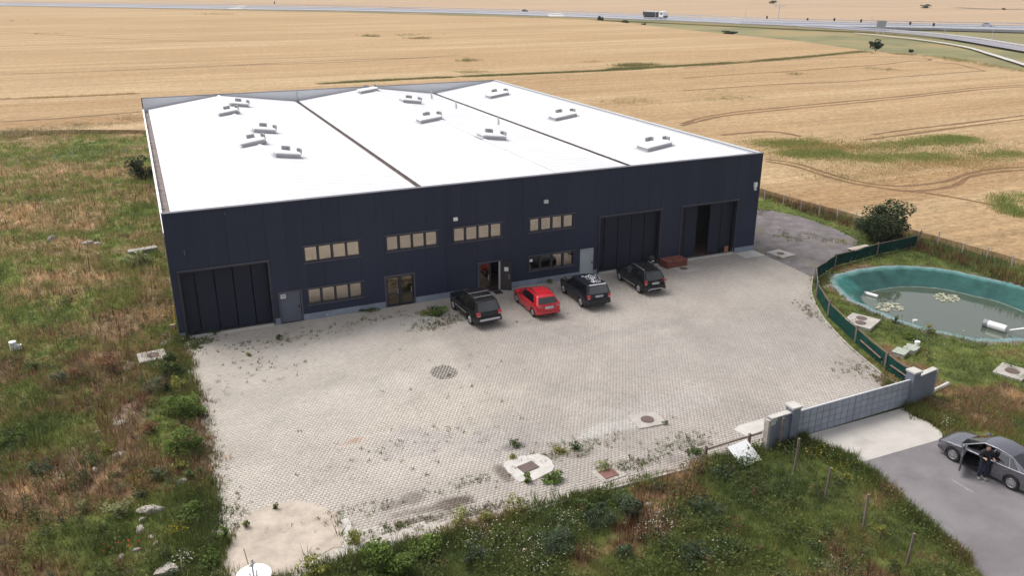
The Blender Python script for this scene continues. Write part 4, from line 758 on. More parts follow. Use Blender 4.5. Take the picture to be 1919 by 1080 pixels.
# ---------------------------------------------------------------- gate and its walls
GA = (26.25, -24.44); GB = (33.9, -24.2); gang = math.atan2(GB[1]-GA[1], GB[0]-GA[0])
def pillar(c, h, label):
    t = empty('gate_pillar', (c[0], c[1], 0), gang, label, 'pillar')
    mb = MB(); mb.box(-.24, .24, -.24, .24, -.1, h); mb.build('shaft', M_gate2, t)
    mb = MB(); mb.box(-.29, .29, -.29, .29, h, h+.10); mb.build('cap', M_conc, t)
pillar((26.0, -24.45), 1.85, 'left blue grey gate pillar with pale cap'); pillar((34.15, -24.15), 1.90, 'right blue grey gate pillar with pale cap beside the green fence')
def wing(p, q, h0, h1, label, worn=False):
    a = math.atan2(q[1]-p[1], q[0]-p[0]); L = math.hypot(q[0]-p[0], q[1]-p[1]); t = empty('gate_wall', (p[0], p[1], 0), a, label, 'wall')
    mb = MB(); mb.add([(0, -.12, -.1), (L, -.12, -.1), (L, .12, -.1), (0, .12, -.1), (0, -.12, h0), (L, -.12, h1), (L, .12, h1), (0, .12, h0)], [(0, 3, 2, 1), (4, 5, 6, 7), (0, 1, 5, 4), (1, 2, 6, 5), (2, 3, 7, 6), (3, 0, 4, 7)]); mb.build('wall', M_gate2, t)
    n = 3
    for i in range(n):
        mb = MB(); x0, x1 = L*i/n+.004, L*(i+1)/n-.004; z0 = h0+(h1-h0)*i/n; z1 = h0+(h1-h0)*(i+1)/n
        mb.add([(x, y, z+dz) for dz in (.002, .06) for (x, z) in ((x0, z0), (x1, z1)) for y in (-.15, .15)], [(0, 1, 3, 2), (4, 6, 7, 5), (0, 2, 6, 4), (1, 5, 7, 3), (0, 4, 5, 1), (2, 3, 7, 6)]); mb.build('coping_stone', M_conc, t)
    if worn:
        mb = MB(); mb.box(.0, .3, -.127, -.121, h0-.35, h0-.02); mb.box(.3, .42, -.127, -.121, h0-.16, h0-.02); mb.build('bare_plaster', M_concw, t)
    mb = MB(); mb.box(-.16, -.01, -.13, .13, -.1, h0*.97) if worn else mb.box(L+.01, L+.15, -.11, .11, -.1, h1*.93); mb.build('end_stone', M_concg, t)
wing((24.45, -24.62), (25.75, -24.47), 1.66, 1.60, 'left gate wall with flaking corner beside the white sheet', True)
wing((34.4, -24.12), (35.95, -23.95), 1.55, 1.62, 'right gate wall between pillar and green fence')
gt = empty('entrance_gate', (GA[0], GA[1], 0), gang, 'grey double leaf gate of square panels closing the yard', 'gate')
GL = math.hypot(GB[0]-GA[0], GB[1]-GA[1]); half = GL/2
for s in (0, 1):
    x0 = s*half+.02; x1 = (s+1)*half-.02; H0, H1 = .06, 1.52
    mb = MB(); mb.box(x0, x1, -.02, .02, H0, H1-.05); leaf = mb.build('gate_leaf', M_gate2, gt)
    mb = MB(); mb.box(x0, x1, -.04, .04, H1-.05, H1+.01); mb.build('top_rail', M_lgrey, leaf)
    nx_, nz_ = 9, 4; cw = (x1-x0)/nx_; ch = (H1-.05-H0)/nz_
    mb = MB(); mb.box(-cw/2+.016, cw/2-.016, -.045, -.021, -ch/2+.016, ch/2-.016); mb.add([], []); pme2 = mb.mesh('square_panel', M_gate)
    for i in range(nx_):
        for j in range(nz_): link('square_panel', pme2, leaf, (x0+(i+.5)*cw, random.uniform(-.004, .0), H0+(j+.5)*ch))
# white sheet leaning on the broken rail, and the rail
t = empty('white_sheet', (*(22.92, -24.95), 0), R(8), 'white metal sheet leaning against the broken wooden rail', 'sheet')
mb = MB(); Mx = Matrix.Rotation(R(28), 4, 'X'); mb.box(-.62, .62, -.55, .60, .0, .03, 0, Matrix.Translation((0, 0, .32)) @ Mx); mb.build('panel', mat('white_sheet_paint', (.78, .78, .79), .4), t)
mb = MB(); mb.box(-.35, .3, -.12, .02, .031, .034, 0, Matrix.Translation((0, -.2, .30)) @ Mx); mb.build('faded_print', mat('faded_print', (.6, .61, .66), .5), t)
t = empty('wooden_rail', (*(21.35, -24.04), 0), 0, 'low weathered wooden rail beside the left gate wall', 'rail fence')
A = Vector((*(21.35, -24.04), 0)); B = Vector((24.35, -24.35, 0)); d = B-A
mb = MB(); mb.tube([(0, 0, .42), (d.x, d.y, .80)], .05, 6); mb.build('rail', M_wood, t)
for f in (0.02, .78):
    mb = MB(); mb.box(d.x*f-.05, d.x*f+.05, d.y*f-.05, d.y*f+.05, -.1, .62+.3*f); mb.build('post', M_wood, t)
for i, (p, q, lab) in enumerate((((22.0, -24.75), (20.2, -24.95), 'long weathered plank fallen along the yard kerb'), ((22.0, -25.4), (21.4, -25.5), 'short weathered plank lying in the bottom grass'))):
    mb = MB(); mb.tube([(p[0], p[1], .10), (q[0], q[1], .06)], .09, 4); tag(mb.build('plank', M_wood), lab, 'plank')

# ---------------------------------------------------------------- green mesh fence along the pond
FN = [(35.75, -23.2), (36.3, -20.6), (37.5, -17.2), (39.0, -13.4), (40.9, -10.3), (43.3, -7.6), (46.8, -5.9), (52.0, -5.1), (56.8, -4.7)]
gf = empty('mesh_fence', (FN[0][0], FN[0][1], 0), 0, 'low green mesh fence curving round the pond', 'fence')
o0 = Vector((FN[0][0], FN[0][1], 0))
for i, (p, q) in enumerate(zip(FN[:-1], FN[1:])):
    P = Vector((*p, 0))-o0; Q = Vector((*q, 0))-o0; n = 6; mb = MB(); vs = []
    for j in range(n+1):
        c = P.lerp(Q, j/n); sag = .06*math.sin(math.pi*j/n); nrm = Vector((-(Q-P).y, (Q-P).x, 0)).normalized()*(.03*math.sin(j*2.1+i))
        for z in (.06, .48, .95-sag): vs.append(tuple(c+nrm*(z > .1)+Vector((0, 0, z))))
    fs = [(j*3+k, (j+1)*3+k, (j+1)*3+k+1, j*3+k+1) for j in range(n) for k in range(2)]
    mb.add(vs, fs); o = mb.build('mesh_panel', M_net, gf); md = o.modifiers.new('thickness', 'SOLIDIFY'); md.thickness = .012
    lean = random.uniform(-.06, .06)
    mb = MB(); mb.box(P.x-.06, P.x+.06, P.y-.06, P.y+.06, -.15, 1.12+random.uniform(-.08, .06)); mb.build('post', M_wood, gf)
    if i < 4:
        mb = MB(); mb.tube([tuple(P+Vector((.05, 0, .97))), tuple(Q+Vector((.05, 0, .94)))], .045, 4); mb.build('top_rail', M_wooda, gf)
        if i < 2:
            mb = MB(); mb.tube([tuple(P.lerp(Q, .12)+Vector((-.09, 0, .50))), tuple(P.lerp(Q, .8)+Vector((-.09, 0, .52)))], .055, 4); mb.build('side_rail', M_wooda, gf)
    else:
        mb = MB(); mb.tube([tuple(P+Vector((0, 0, .96))), tuple(Q+Vector((0, 0, .96)))], .035, 5); mb.build('top_rail', M_wood, gf)
mb = MB(); P = Vector((*FN[-1], 0))-o0; mb.tube([tuple(P+Vector((0, 0, -.1))), tuple(P+Vector((.35, 0, 1.35)))], .06, 6); mb.build('post', M_wood, gf)

# ---------------------------------------------------------------- pond
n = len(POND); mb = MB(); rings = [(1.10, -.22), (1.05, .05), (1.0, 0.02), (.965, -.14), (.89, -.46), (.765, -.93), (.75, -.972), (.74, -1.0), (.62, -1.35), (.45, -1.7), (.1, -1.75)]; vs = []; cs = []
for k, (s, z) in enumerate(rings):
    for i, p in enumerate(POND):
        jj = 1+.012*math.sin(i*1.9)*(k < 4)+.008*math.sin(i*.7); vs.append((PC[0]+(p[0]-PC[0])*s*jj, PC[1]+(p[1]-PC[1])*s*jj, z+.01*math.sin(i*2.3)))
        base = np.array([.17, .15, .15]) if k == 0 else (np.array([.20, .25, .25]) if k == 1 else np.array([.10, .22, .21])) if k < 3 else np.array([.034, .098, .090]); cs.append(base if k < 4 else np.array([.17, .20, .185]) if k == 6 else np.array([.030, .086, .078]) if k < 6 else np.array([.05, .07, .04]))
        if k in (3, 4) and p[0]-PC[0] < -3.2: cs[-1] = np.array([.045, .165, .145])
fs = [(k*n+(i+1) % n, k*n+i, (k+1)*n+i, (k+1)*n+(i+1) % n) for k in range(len(rings)-1) for i in range(n)]+[tuple((len(rings)-1)*n+i for i in range(n))[::-1]]
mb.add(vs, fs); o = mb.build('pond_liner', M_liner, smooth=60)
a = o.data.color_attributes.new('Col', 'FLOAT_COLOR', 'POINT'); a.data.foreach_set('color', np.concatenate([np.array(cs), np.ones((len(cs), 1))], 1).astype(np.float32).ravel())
tag(o, 'turquoise plastic liner lining the round pond', 'pond liner', None, 'structure')
ZW = -.98
WAT = [(PC[0]+(p[0]-PC[0])*.747, PC[1]+(p[1]-PC[1])*.747) for p in POND]
sheet('water', WAT, ZW, M_water, 'still murky green pond water', 'water')
def pipe(p, q, r, label, cat='pipe', endcol=M_mgrey):
    P = Vector(p); Q = Vector(q); d = (Q-P).normalized(); t = empty('float_pipe', tuple(P), 0, label, cat); Lq = Q-P
    mb = MB(); mb.tube([(0, 0, 0), tuple(Lq)], r, 18); mb.build('tube', M_pipe, t, smooth=40)
    mb = MB(); mb.tube([tuple(-d*r*1.1), tuple(-d*.004)], r*1.08, 18); mb.build('end_cap', endcol, t, smooth=40)
    mb = MB(); mb.tube([tuple(Lq*.06-d*.02), tuple(Lq*.06+d*.06)], r*1.03, 18); mb.build('collar', M_white, t, smooth=40)
pipe((49.29, -17.31, -0.75), (49.57, -18.41, -0.75), .26, 'thick white pipe floating at the right end of the pond')
pipe((46.61, -9.48, -0.90), (46.85, -10.30, -0.90), .13, 'thin white pipe floating at the left end of the pond')
mb = MB(); mb.tube([(44.68, -15.25, -0.55), (44.91, -15.39, -0.50)], .14, 12, 0, .1); tag(mb.build('float_ball', M_pipe, smooth=50), 'small white float at the near bank of the pond', 'float')
mb = MB(); P0 = (49.74, -18.55, -0.80); P1 = (49.67, -19.65, -0.20); mb.tube([P0, ((P0[0]+P1[0])/2, (P0[1]+P1[1])/2+.1, -.55), P1], .07, 8); tag(mb.build('hose', M_pipe), 'pale hose running from the thick pipe up the liner', 'hose')
M_lily = mat('lily_leaf', (.33, .33, .24), .7, island=.35)
for c, lab in (((46.14, -12.04, -0.98), 'pale water lily patch nearer the left pond edge'), ((51.41, -12.36, -0.98), 'pale green water lily patch in the middle of the pond')):
    mb = MB()
    for i in range(90):
        a = random.uniform(0, 6.28); q = math.sqrt(random.random()); r = random.uniform(.07, .13); x, y = 1.05*q*math.cos(a), .8*q*math.sin(a)
        mb.add([(x+r*math.cos(t), y+r*math.sin(t), .012+random.uniform(0, .03)) for t in (j*6.283/7 for j in range(7))], [tuple(range(7))])
    tag(mb.build('lily_patch', M_lily, None, c), lab, 'water lilies', None, 'stuff')
def stone(c, r, name='stone', fl=.6, parent=None, mt=None, seed=None):
    bm = bmesh.new(); bmesh.ops.create_icosphere(bm, subdivisions=2, radius=1)
    rs = random.Random(seed if seed is not None else int(c[0]*977+c[1]*131)); ax = [Vector((rs.gauss(0, 1), rs.gauss(0, 1), rs.gauss(0, 1))).normalized() for _ in range(7)]
    for v in bm.verts:
        k = min(1.0, min((rs_ for rs_ in [(.46+.075*i)/max(1e-3, v.co.dot(a)) for i, a in enumerate(ax)] if rs_ > 0), default=1)); v.co *= k
        v.co.x *= r[0]; v.co.y *= r[1]; v.co.z *= r[2] if len(r) > 2 else fl*r[0]
    me = bpy.data.meshes.new(name); bm.to_mesh(me); bm.free(); me.materials.append(mt or M_stone)
    return link(name, me, parent, c, rs.uniform(-.5, .5))
# rocks and rubble in the weeds
def rock(px, r, label, group=None):
    x, y = px; z = float(ground_z(np.array([x]), np.array([y]))[0]); o = stone((x, y, z+.03), r, 'rock'); tag(o, label, 'rock', group); return o
rock((-2.22, -18.35), (.62, .33, .30), 'largest pale boulder in weeds near the lower left yard edge')
rock((-2.53, -18.86), (.22, .16, .15), 'small pale rock just below the largest boulder')
rock((-2.63, -19.46), (.20, .30, .2), 'egg shaped pale rock below the largest boulder')
rock((-2.21, -20.09), (.17, .15, .12), 'rounded pale rock among poppies, second below the boulder')
rock((-2.11, -20.56), (.17, .12, .1), 'flat pale rock just above the poppies')
rock((-2.69, -20.65), (.24, .10, .1), 'long pale rock beside the red poppies')
rock((-3.33, -20.91), (.2, .17, .15), 'pale rock left of the red poppies')
rock((-1.74, -22.22), (.55, .5, .2), 'broad flat concrete chunk at the bottom left edge')
rock((-3.50, -13.00), (.45, .25, .2), 'pale boulder below the yellow green plant')
rock((-4.37, -14.18), (.17, .2, .2), 'pale upright rock left of the brown weeds')
rock((-3.31, -10.07), (.38, .22, .2), 'tilted pale slab stone in the brown weeds')
rock((-4.40, -10.35), (.25, .14, .14), 'pale stone left of the tilted slab stone')
rock((-0.81, -16.46), (.28, .18, .22), 'jagged pale rock near the left yard kerb')
rock((-1.13, -8.67), (.2, .16, .16), 'pale rock behind the bright green bush')
rock((-5.78, 22.40), (.6, .4, .35), 'larger pale stone on the rubble mound by the far weeds')
rock((-8.26, 23.52), (.5, .35, .4), 'grey stone at the left of the rubble mound')
rock((-5.11, 22.56), (.4, .3, .25), 'smaller grey stone at the right of the rubble mound')
rock((16.93, -26.20), (.28, .17, .14), 'upper of two white stones beside the dark bush'); rock((16.81, -26.63), (.18, .15, .12), 'lower of two white stones beside the dark bush')
rock((40.06, -12.70), (.35, .2, .14), 'pale flat stone beside the pond near the green fence')
mb = MB(); mb.box(-1.1, 1.1, -.35, .35, 0, .35); tag(mb.build('concrete_beam', M_concg, None, (*(-1.69, 19.33), .05), R(10)), 'pale concrete beam lying in grass left of the warehouse', 'beam')
t = empty('white_barrel', (*(-9.07, 1.92), 0), 0, 'small white barrel standing in weeds at the left edge', 'barrel'); mb = MB(); mb.tube([(0, 0, 0), (0, 0, .75)], .2, 16); mb.build('body', M_white, t, smooth=40); mb = MB(); mb.box(.2, .42, -.1, .1, .2, .5); mb.build('handle', M_white, t)
for i, (c, n_) in enumerate((((-0.60, 0.12), 14), ((15.93, -27.70), 0))):
    for j in range(n_):
        p = (c[0]+random.gauss(0, .35), c[1]+random.gauss(0, .35)); o = stone((*p, .08), (random.uniform(.1, .2), random.uniform(.08, .16), random.uniform(.08, .14)), 'rubble_stone'); tag(o, 'pale rubble stone heaped at the left warehouse corner', 'stone', 'rubble stones at the left warehouse corner')
# valve boxes by the pond
for c, lab in (((38.66, -19.55), 'left pale green box lid in the grass by the green fence'), ((39.66, -19.43), 'right pale green box lid beside the white stub pipe')):
    t = empty('valve_box', (*c, 0), R(22), lab, 'valve box'); mb = MB(); mb.box(-.42, .42, -.33, .33, 0, .2); mb.build('body', M_lgrey, t)
    mb = MB(); mb.box(-.46, .46, -.37, .37, .202, .26); mb.build('lid', mat('pale_green_lid', (.35, .385, .335), .6), t)
t = empty('stub_pipe', (*(40.20, -19.34), 0), 0, 'short white stub pipe beside the green box lids', 'pipe'); mb = MB(); mb.tube([(0, 0, 0), (0, 0, .42)], .13, 14); mb.build('tube', M_pipe, t, smooth=40); mb = MB(); mb.tube([(0, 0, .421), (0, 0, .5)], .16, 14); mb.build('cap', M_white, t, smooth=40)
t = empty('pallet', (*(52.00, -3.53), 0), R(5), 'pale board pallet lying behind the green fence', 'pallet')
for j in range(5):
    mb = MB(); mb.box(-1.1, 1.1, -.5+j*.21, -.34+j*.21, .12, .15); mb.build('board', mat('pale_board', (.52, .43, .38), .85, obrand=.1), t)
mb = MB(); mb.box(-1.0, -.85, -.5, .5, 0, .118); mb.box(.85, 1.0, -.5, .5, 0, .118); mb.build('bearer', M_wood, t)
mb = MB(); mb.tube([(36.15, -23.75, .05), (38.0, -23.4, .05)], .12, 6); tag(mb.build('kerb_beam', M_conc), 'pale kerb stone lying beside the right gate wall', 'kerb stone')

# ---------------------------------------------------------------- wire fences
def wire_fence(pts, h, label, r=.035, mt=M_postg, wires=(.35, .7, 1.0), wr=.006, lean=.05):
    t = empty('wire_fence', (pts[0][0], pts[0][1], 0), 0, label, 'fence'); o = Vector((pts[0][0], pts[0][1], 0)); tops = []
    for p in pts:
        z = 0; P = Vector((*p, z))-o; l = Vector((random.gauss(0, lean), random.gauss(0, lean), 0)); hh = h*random.uniform(.94, 1.05); mb = MB(); mb.tube([tuple(P+Vector((0, 0, -.2))), tuple(P+l+Vector((0, 0, hh)))], r, 7); mb.build('post', mt, t); tops.append((P, l, hh))
    for w in wires:
        mb = MB(); mb.tube([tuple(P+l*w+Vector((0, 0, hh*w*.97))) for P, l, hh in tops], wr, 3, cap=False); mb.build('wire', M_wire, t)
wire_fence([(55.2, 15), (55.4, 12.4)] + [(55.65, 9.98), (56.01, 7.87), (56.31, 5.87), (56.77, 4.07), (57.13, 2.18), (57.01, -0.15), (57.23, -2.16), (58.76, -5.16), (58.09, -7.95), (58.57, -9.76), (58.64, -11.87)] + [(59.0, -14), (59.3, -17.5)], 1.15, 'row of pale posts with wire along the right wheat field', .05)
wire_fence([(-21, 60.8)] + [(-14.50, 61.27), (-12.59, 61.70), (-10.57, 62.12), (-8.53, 61.88), (-6.55, 62.36), (-4.52, 62.49), (-2.57, 63.05)] + [(0.5, 63.6)], 1.0, 'row of thin pale posts across the far left grass', .05)
wire_fence([(24.95, -24.9), (24.4, -26.6), (24.1, -28.8), (23.88, -31.1), (23.7, -33.4), (23.5, -36)], 1.65, 'row of wooden posts with wire along the access road', .055, M_wood, (.3, .6, .93), .0025)
wire_fence([(36.36, -26.42), (40.87, -25.74)], 1.3, 'two rusty thin posts in the right hand grass', .03, M_ironr, (.5, .9))

# dish at the bottom edge
t = empty('satellite_dish', ((1.10, -25.34, 1.10)[0], (1.10, -25.34, 1.10)[1], 0), 0, 'white round satellite dish at the bottom edge of the picture', 'satellite dish')
mb = MB(); vs = []; nr = 28
for k, (r, z) in enumerate(((0.0, 1.02), (.2, 1.04), (.4, 1.09), (.62, 1.17))):
    vs += [(r*math.cos(2*math.pi*j/nr), r*math.sin(2*math.pi*j/nr), z) for j in range(nr)]
mb.add(vs, [(k*nr+j, k*nr+(j+1) % nr, (k+1)*nr+(j+1) % nr, (k+1)*nr+j) for k in range(3) for j in range(nr)]); o = mb.build('dish', M_white, t, smooth=60); o.modifiers.new('thickness', 'SOLIDIFY').thickness = .02
mb = MB(); mb.tube([(0, 0, 0), (0, 0, 1.0)], .05, 8); mb.build('mast', M_mgrey, t)
mb = MB(); mb.tube([(0, .12, 1.06), (.0, .2, 1.45)], .025, 6); mb.tube([(-.1, .2, 1.42), (.12, .26, 1.5)], .03, 6); mb.tube([(.0, .18, 1.40), (.03, .38, 1.52)], .045, 8); mb.tube([(.1, .05, 1.05), (.12, .12, 1.25)], .02, 5); mb.tube([(-.12, .0, 1.05), (-.12, .05, 1.25)], .02, 5); mb.build('feed_arm', M_mgrey, t)
for c, lab, tilt in (((1.08, -23.35), 'thin pale yellow stick leaning behind the satellite dish', -.1), ((-1.22, -22.93), 'thin yellow stick left at the bottom edge', 0.0)):
    mb = MB(); mb.tube([(0, 0, 0), (tilt, .1, .85)], .02, 5); tag(mb.build('stick', mat('pale_yellow_wood', (.55, .42, .2), .7), None, (*c, 0)), lab, 'stick')
t = empty('white_container', (47.2, 15.0, 0), 0, 'white bulk container standing behind the right warehouse corner', 'container')
mb = MB(); mb.box(-1.0, 1.0, -.6, .6, .15, 1.6); mb.build('tank', mat('tank_white', (.62, .63, .66), .6, var=.15, scale=3), t); mb = MB()
for x in (-1.02, -.5, 0, .5, 1.02): mb.box(x-.02, x+.02, -.64, -.61, 0, 1.65)
for z in (.2, .7, 1.2, 1.6): mb.box(-1.04, 1.04, -.67, -.641, z, z+.04)
mb.build('cage', M_lgrey, t)

# ---------------------------------------------------------------- cars
def lathe(prof, n=24, axis='Y'):
    vs = []; k = len(prof)
    for j in range(n):
        t = 2*math.pi*j/n
        for (r, y) in prof: vs.append((r*math.cos(t), y, r*math.sin(t)))
    return vs, [(j*k+i, j*k+i+1, ((j+1) % n)*k+i+1, ((j+1) % n)*k+i) for j in range(n) for i in range(k-1)]
def wheel_meshes(r, spokes, wdt=.21):
    mb = MB(); h = wdt/2
    v, f = lathe([(r*.64, -h*.9), (r*.9, -h), (r*.985, -h*.75), (r, 0), (r*.985, h*.75), (r*.9, h), (r*.64, h*.9), (r*.60, 0)], 26); mb.add(v, f+[]); k = 8; mb.add([], [])
    ty = mb.mesh('wheel', M_rubber, 40)
    mb = MB(); v, f = lathe([(r*.655, -h*.75), (r*.655, h*.80), (r*.60, h*.86), (r*.56, h*.6), (r*.50, h*.25), (.0, h*.22)], 26); mb.add(v, f, 1)
    v, f = lathe([(r*.66, h*.82), (r*.62, h*.94), (r*.56, h*.80)], 26); mb.add(v, f, 0)
    q = r/.3*min(1, 6/spokes)
    for s in range(spokes):
        M = Matrix.Rotation(2*math.pi*s/spokes, 4, 'Y')
        mb.add([M @ Vector(p) for p in ((-.04*q, h*.55, r*.10), (.04*q, h*.55, r*.10), (.055*q, h*.55, r*.60), (-.055*q, h*.55, r*.60), (-.03*q, h*.92, r*.10), (.03*q, h*.92, r*.10), (.042*q, h*.86, r*.60), (-.042*q, h*.86, r*.60))], [(0, 1, 2, 3), (7, 6, 5, 4), (0, 4, 5, 1), (2, 6, 7, 3), (1, 5, 6, 2), (0, 3, 7, 4)], 0)
    v, f = lathe([(r*.17, h*.6), (r*.17, h*.95), (0, h*.98)], 14); mb.add(v, f, 0)
    return ty, mb.mesh('rim', [M_rim, M_blackp], 40)
def plate(name, P, off, mt, parent, inv=False):
    """P: rows of points, a thin sheet lifted by off along its own normal"""
    rws = len(P); cl = len(P[0]); A = Vector(P[0][0]); nrm = (Vector(P[0][-1])-A).cross(Vector(P[-1][0])-A).normalized()
    if inv: nrm = -nrm
    mb = MB(); lo = [Vector(p)+nrm*(off-.03) for r in P for p in r]; hi = [Vector(p)+nrm*off for r in P for p in r]; N = rws*cl
    g = [(i*cl+j, i*cl+j+1, (i+1)*cl+j+1, (i+1)*cl+j) for i in range(rws-1) for j in range(cl-1)]
    if inv: g = [f[::-1] for f in g]
    bd = [j for j in range(cl)]+[i*cl+cl-1 for i in range(1, rws)]+[(rws-1)*cl+j for j in range(cl-2, -1, -1)]+[i*cl for i in range(rws-2, 0, -1)]
    mb.add(hi+lo, g+[(bd[i], N+bd[i], N+bd[(i+1) % len(bd)], bd[(i+1) % len(bd)]) for i in range(len(bd))])
    return mb.build(name, mt, parent)
def lerp(a, b, t): return tuple(a[i]+(b[i]-a[i])*t for i in range(3))
def car(name, label, loc, ang, S, paint, group=None, small=False):
    t = empty(name, (loc[0], loc[1], loc[2] if len(loc) > 2 else 0), ang, label, 'car', group)
    wb, fo, ro, Wd, wr = S['wb'], S['fo'], S['ro'], S['W']/2, S['wr']; xf = wb/2+fo; xr = -wb/2-ro; zb0 = S['zb']
    top = S['top']; tx_ = [p[0] for p in top]; tz_ = [p[1] for p in top]
    ax = (wb/2, -wb/2); xs = sorted(set(np.round(np.concatenate([np.linspace(xr, xf, 17), [xr+.04, xr+.12, xf-.05, xf-.14], *[a+wr*1.16*np.cos(np.linspace(0, math.pi, 9)) for a in ax]]), 3)))
    door = S.get('open_door')
    mb = MB(); rings = []
    for x in xs:
        e = min((x-xr), (xf-x)); rear = (x-xr) < (xf-x)
        w = Wd*np.interp(e, [0, .05, .15, .5, 1.0], [.84, .90, .945, .985, 1.0] if rear else [.70, .80, .88, .965, 1.0])
        zt = float(np.interp(x, tx_, tz_)); zb = zb0+.14*float(np.interp(e, [0, .1, .45], [1, .6, 0]))
        za = zb
        for a in ax:
            q = wr*1.16; dx = x-a
            if abs(dx) < q: za = max(za, wr+math.sqrt(q*q-dx*dx)*.98)
        zs = max(zt-.15, za+.06); wi = max(.3, w-.27)
        half = [(0, zb), (wi, zb), (wi, za), (w*.975, za), (w, za+(zs-za)*.5), (w*.995, zs), (w*.965, zt-.035), (w*.90, zt), (w*.5, zt+.025), (0, zt+.03)]
        rings.append([(x, y, z) for y, z in half]+[(x, -y, z) for y, z in half[-2:0:-1]])
    k = len(rings[0]); vs = [p for r in rings for p in r]; fs = []
    for i in range(len(xs)-1):
        xm = (xs[i]+xs[i+1])/2
        for j in range(k):
            if door and door[0] < xm < door[1] and j in (3, 4, 5): continue
            fs.append((i*k+j, i*k+(j+1) % k, (i+1)*k+(j+1) % k, (i+1)*k+j))
    fs += [tuple(range(k-1, -1, -1)), tuple((len(xs)-1)*k+j for j in range(k))]
    mb.add(vs, fs); body = mb.build('body', paint, t, smooth=32)
    # cabin
    cr, cf, tr, tf = S['cab']; zr = S['H']; wbz = lambda x: float(np.interp(x, tx_, tz_))-.01
    bw = Wd*.945; tw = Wd*S.get('tw', .74)
    BRr = (cr, -bw, wbz(cr)); BLr = (cr, bw, wbz(cr)); BRf = (cf, -bw*.93, wbz(cf)); BLf = (cf, bw*.93, wbz(cf))
    TRr = (tr, -tw*.97, zr-S.get('rd', .05)); TLr = (tr, tw*.97, zr-S.get('rd', .05)); TRf = (tf, -tw*.95, zr-.04); TLf = (tf, tw*.95, zr-.04)
    cen = lambda a, b, dx, dz: ((a[0]+b[0])/2+dx, 0, (a[2]+b[2])/2+dz)
    Bcr = cen(BRr, BLr, -.09, 0); Bcf = cen(BRf, BLf, .13, 0); Tcr = cen(TRr, TLr, -.07, .045); Tcf = cen(TRf, TLf, .08, .05)
    mx = (tr+tf)/2; TRm = (mx, -tw, zr); TLm = (mx, tw, zr); Tcm = (mx, 0, zr+.05)
    mb = MB(); vs = [BRr, BLr, BRf, BLf, TRr, TLr, TRf, TLf, Bcr, Bcf, Tcr, Tcf, TRm, TLm, Tcm]
    fs = [(0, 8, 10, 4), (8, 1, 5, 10), (3, 9, 11, 7), (9, 2, 6, 11), (2, 0, 4, 12, 6), (4, 10, 14, 12), (10, 5, 13, 14), (12, 14, 11, 6), (14, 13, 7, 11)]
    if not door: fs.append((1, 3, 7, 13, 5))
    mb.add([Vector(v) for v in vs], [f[::-1] for f in fs]); roof = mb.build('cabin', paint, t, smooth=50)
    bm = bmesh.new(); bm.from_mesh(roof.data); bmesh.ops.recalc_face_normals(bm, faces=bm.faces) if not door else None; bm.to_mesh(roof.data); bm.free()
    if not small and not door:
        bv = roof.modifiers.new('bevel', 'BEVEL'); bv.width = .07; bv.segments = 3; bv.limit_method = 'ANGLE'; bv.angle_limit = R(25)
    # glass
    def screen(name, L0, C0, R0, L1, C1, R1_, u, v0, v1):
        row = lambda v: [lerp(lerp(L0, L1, v), lerp(C0, C1, v), u), lerp(C0, C1, v), lerp(lerp(R0, R1_, v), lerp(C0, C1, v), u)]
        return plate(name, [row(v0), row(v1)], .012, M_cglass, t)
    screen('windscreen', BRf, Bcf, BLf, TRf, Tcf, TLf, .13, .06, .93)
    rg = S.get('rg', (.10, .92)); screen('rear_window', BLr, Bcr, BRr, TLr, Tcr, TRr, .15, *rg)
    for sgn in (1, -1):
        P = lambda x, tt, sgn=sgn: (x, sgn*(bw+(tw-bw)*tt*1.0), wbz(0)+(zr-.03-wbz(0))*tt)
        for (a0, b0, a1, b1) in S['win']:
            if door and sgn == 1 and door[2] < (a0+b0)/2 < door[1]+.2: continue
            plate('side_window', [[P(a0, .07), P(b0, .07)], [P(a1, S.get('wt', .84)), P(b1, S.get('wt', .84))]], .014, M_cglass, t, inv=(sgn == 1))
    if door:   # left side frame pieces round the open doorway
        mb = MB(); Pl = lambda x, tt: (x, bw+(tw-bw)*tt-.01, wbz(0)+(zr-.03-wbz(0))*tt)
        mb.tube([BLf, TLf, TLm, TLr, BLr], .032, 8); mb.tube([Pl(door[2], 0), Pl(door[2]-.12, .96)], .05, 6)
        mb.build('door_frame', paint, t, smooth=60)
        mb = MB(); mb.add([Pl(cr+.02, .0), Pl(door[2], 0.0), Pl(door[2]-.1, .97), Pl(tr+.02, .94)], [(3, 2, 1, 0), (0, 1, 2, 3)]) ; mb.build('side_pillar', paint, t)
    # wheels
    ty, rm = wheel_meshes(wr, S.get('spokes', 5)); tk = Wd-.115
    for a in ax:
        for sgn in (1, -1):
            w_ = link('wheel', ty, t, (a, sgn*tk, wr)); r_ = link('rim', rm, w_)
            if sgn == -1: r_.rotation_euler = (0, 0, math.pi)
    # lamps, plates, mirrors
    we = Wd*.87; zt = wbz(xr+.1)
    for sgn in (1, -1):
        tl = S['tail']; mb = MB(); y0, y1 = sorted((sgn*(Wd*.905), sgn*(Wd*.905-tl[2]))); mb.box(xr+tl[3]-.02, xr+tl[3]+.12, y0, y1, tl[0], tl[1]); o = mb.build('tail_light', M_tail, t); b_ = o.modifiers.new('bevel', 'BEVEL'); b_.width = .03; b_.segments = 2
        zz = tl[0]+(tl[1]-tl[0])*.18
        mb = MB(); mb.box(xr+tl[3]-.027, xr+tl[3]-.017, y0+.03, y1-.03, zz, zz+(tl[1]-tl[0])*.28); mb.build('reverse_lamp', M_head, o)
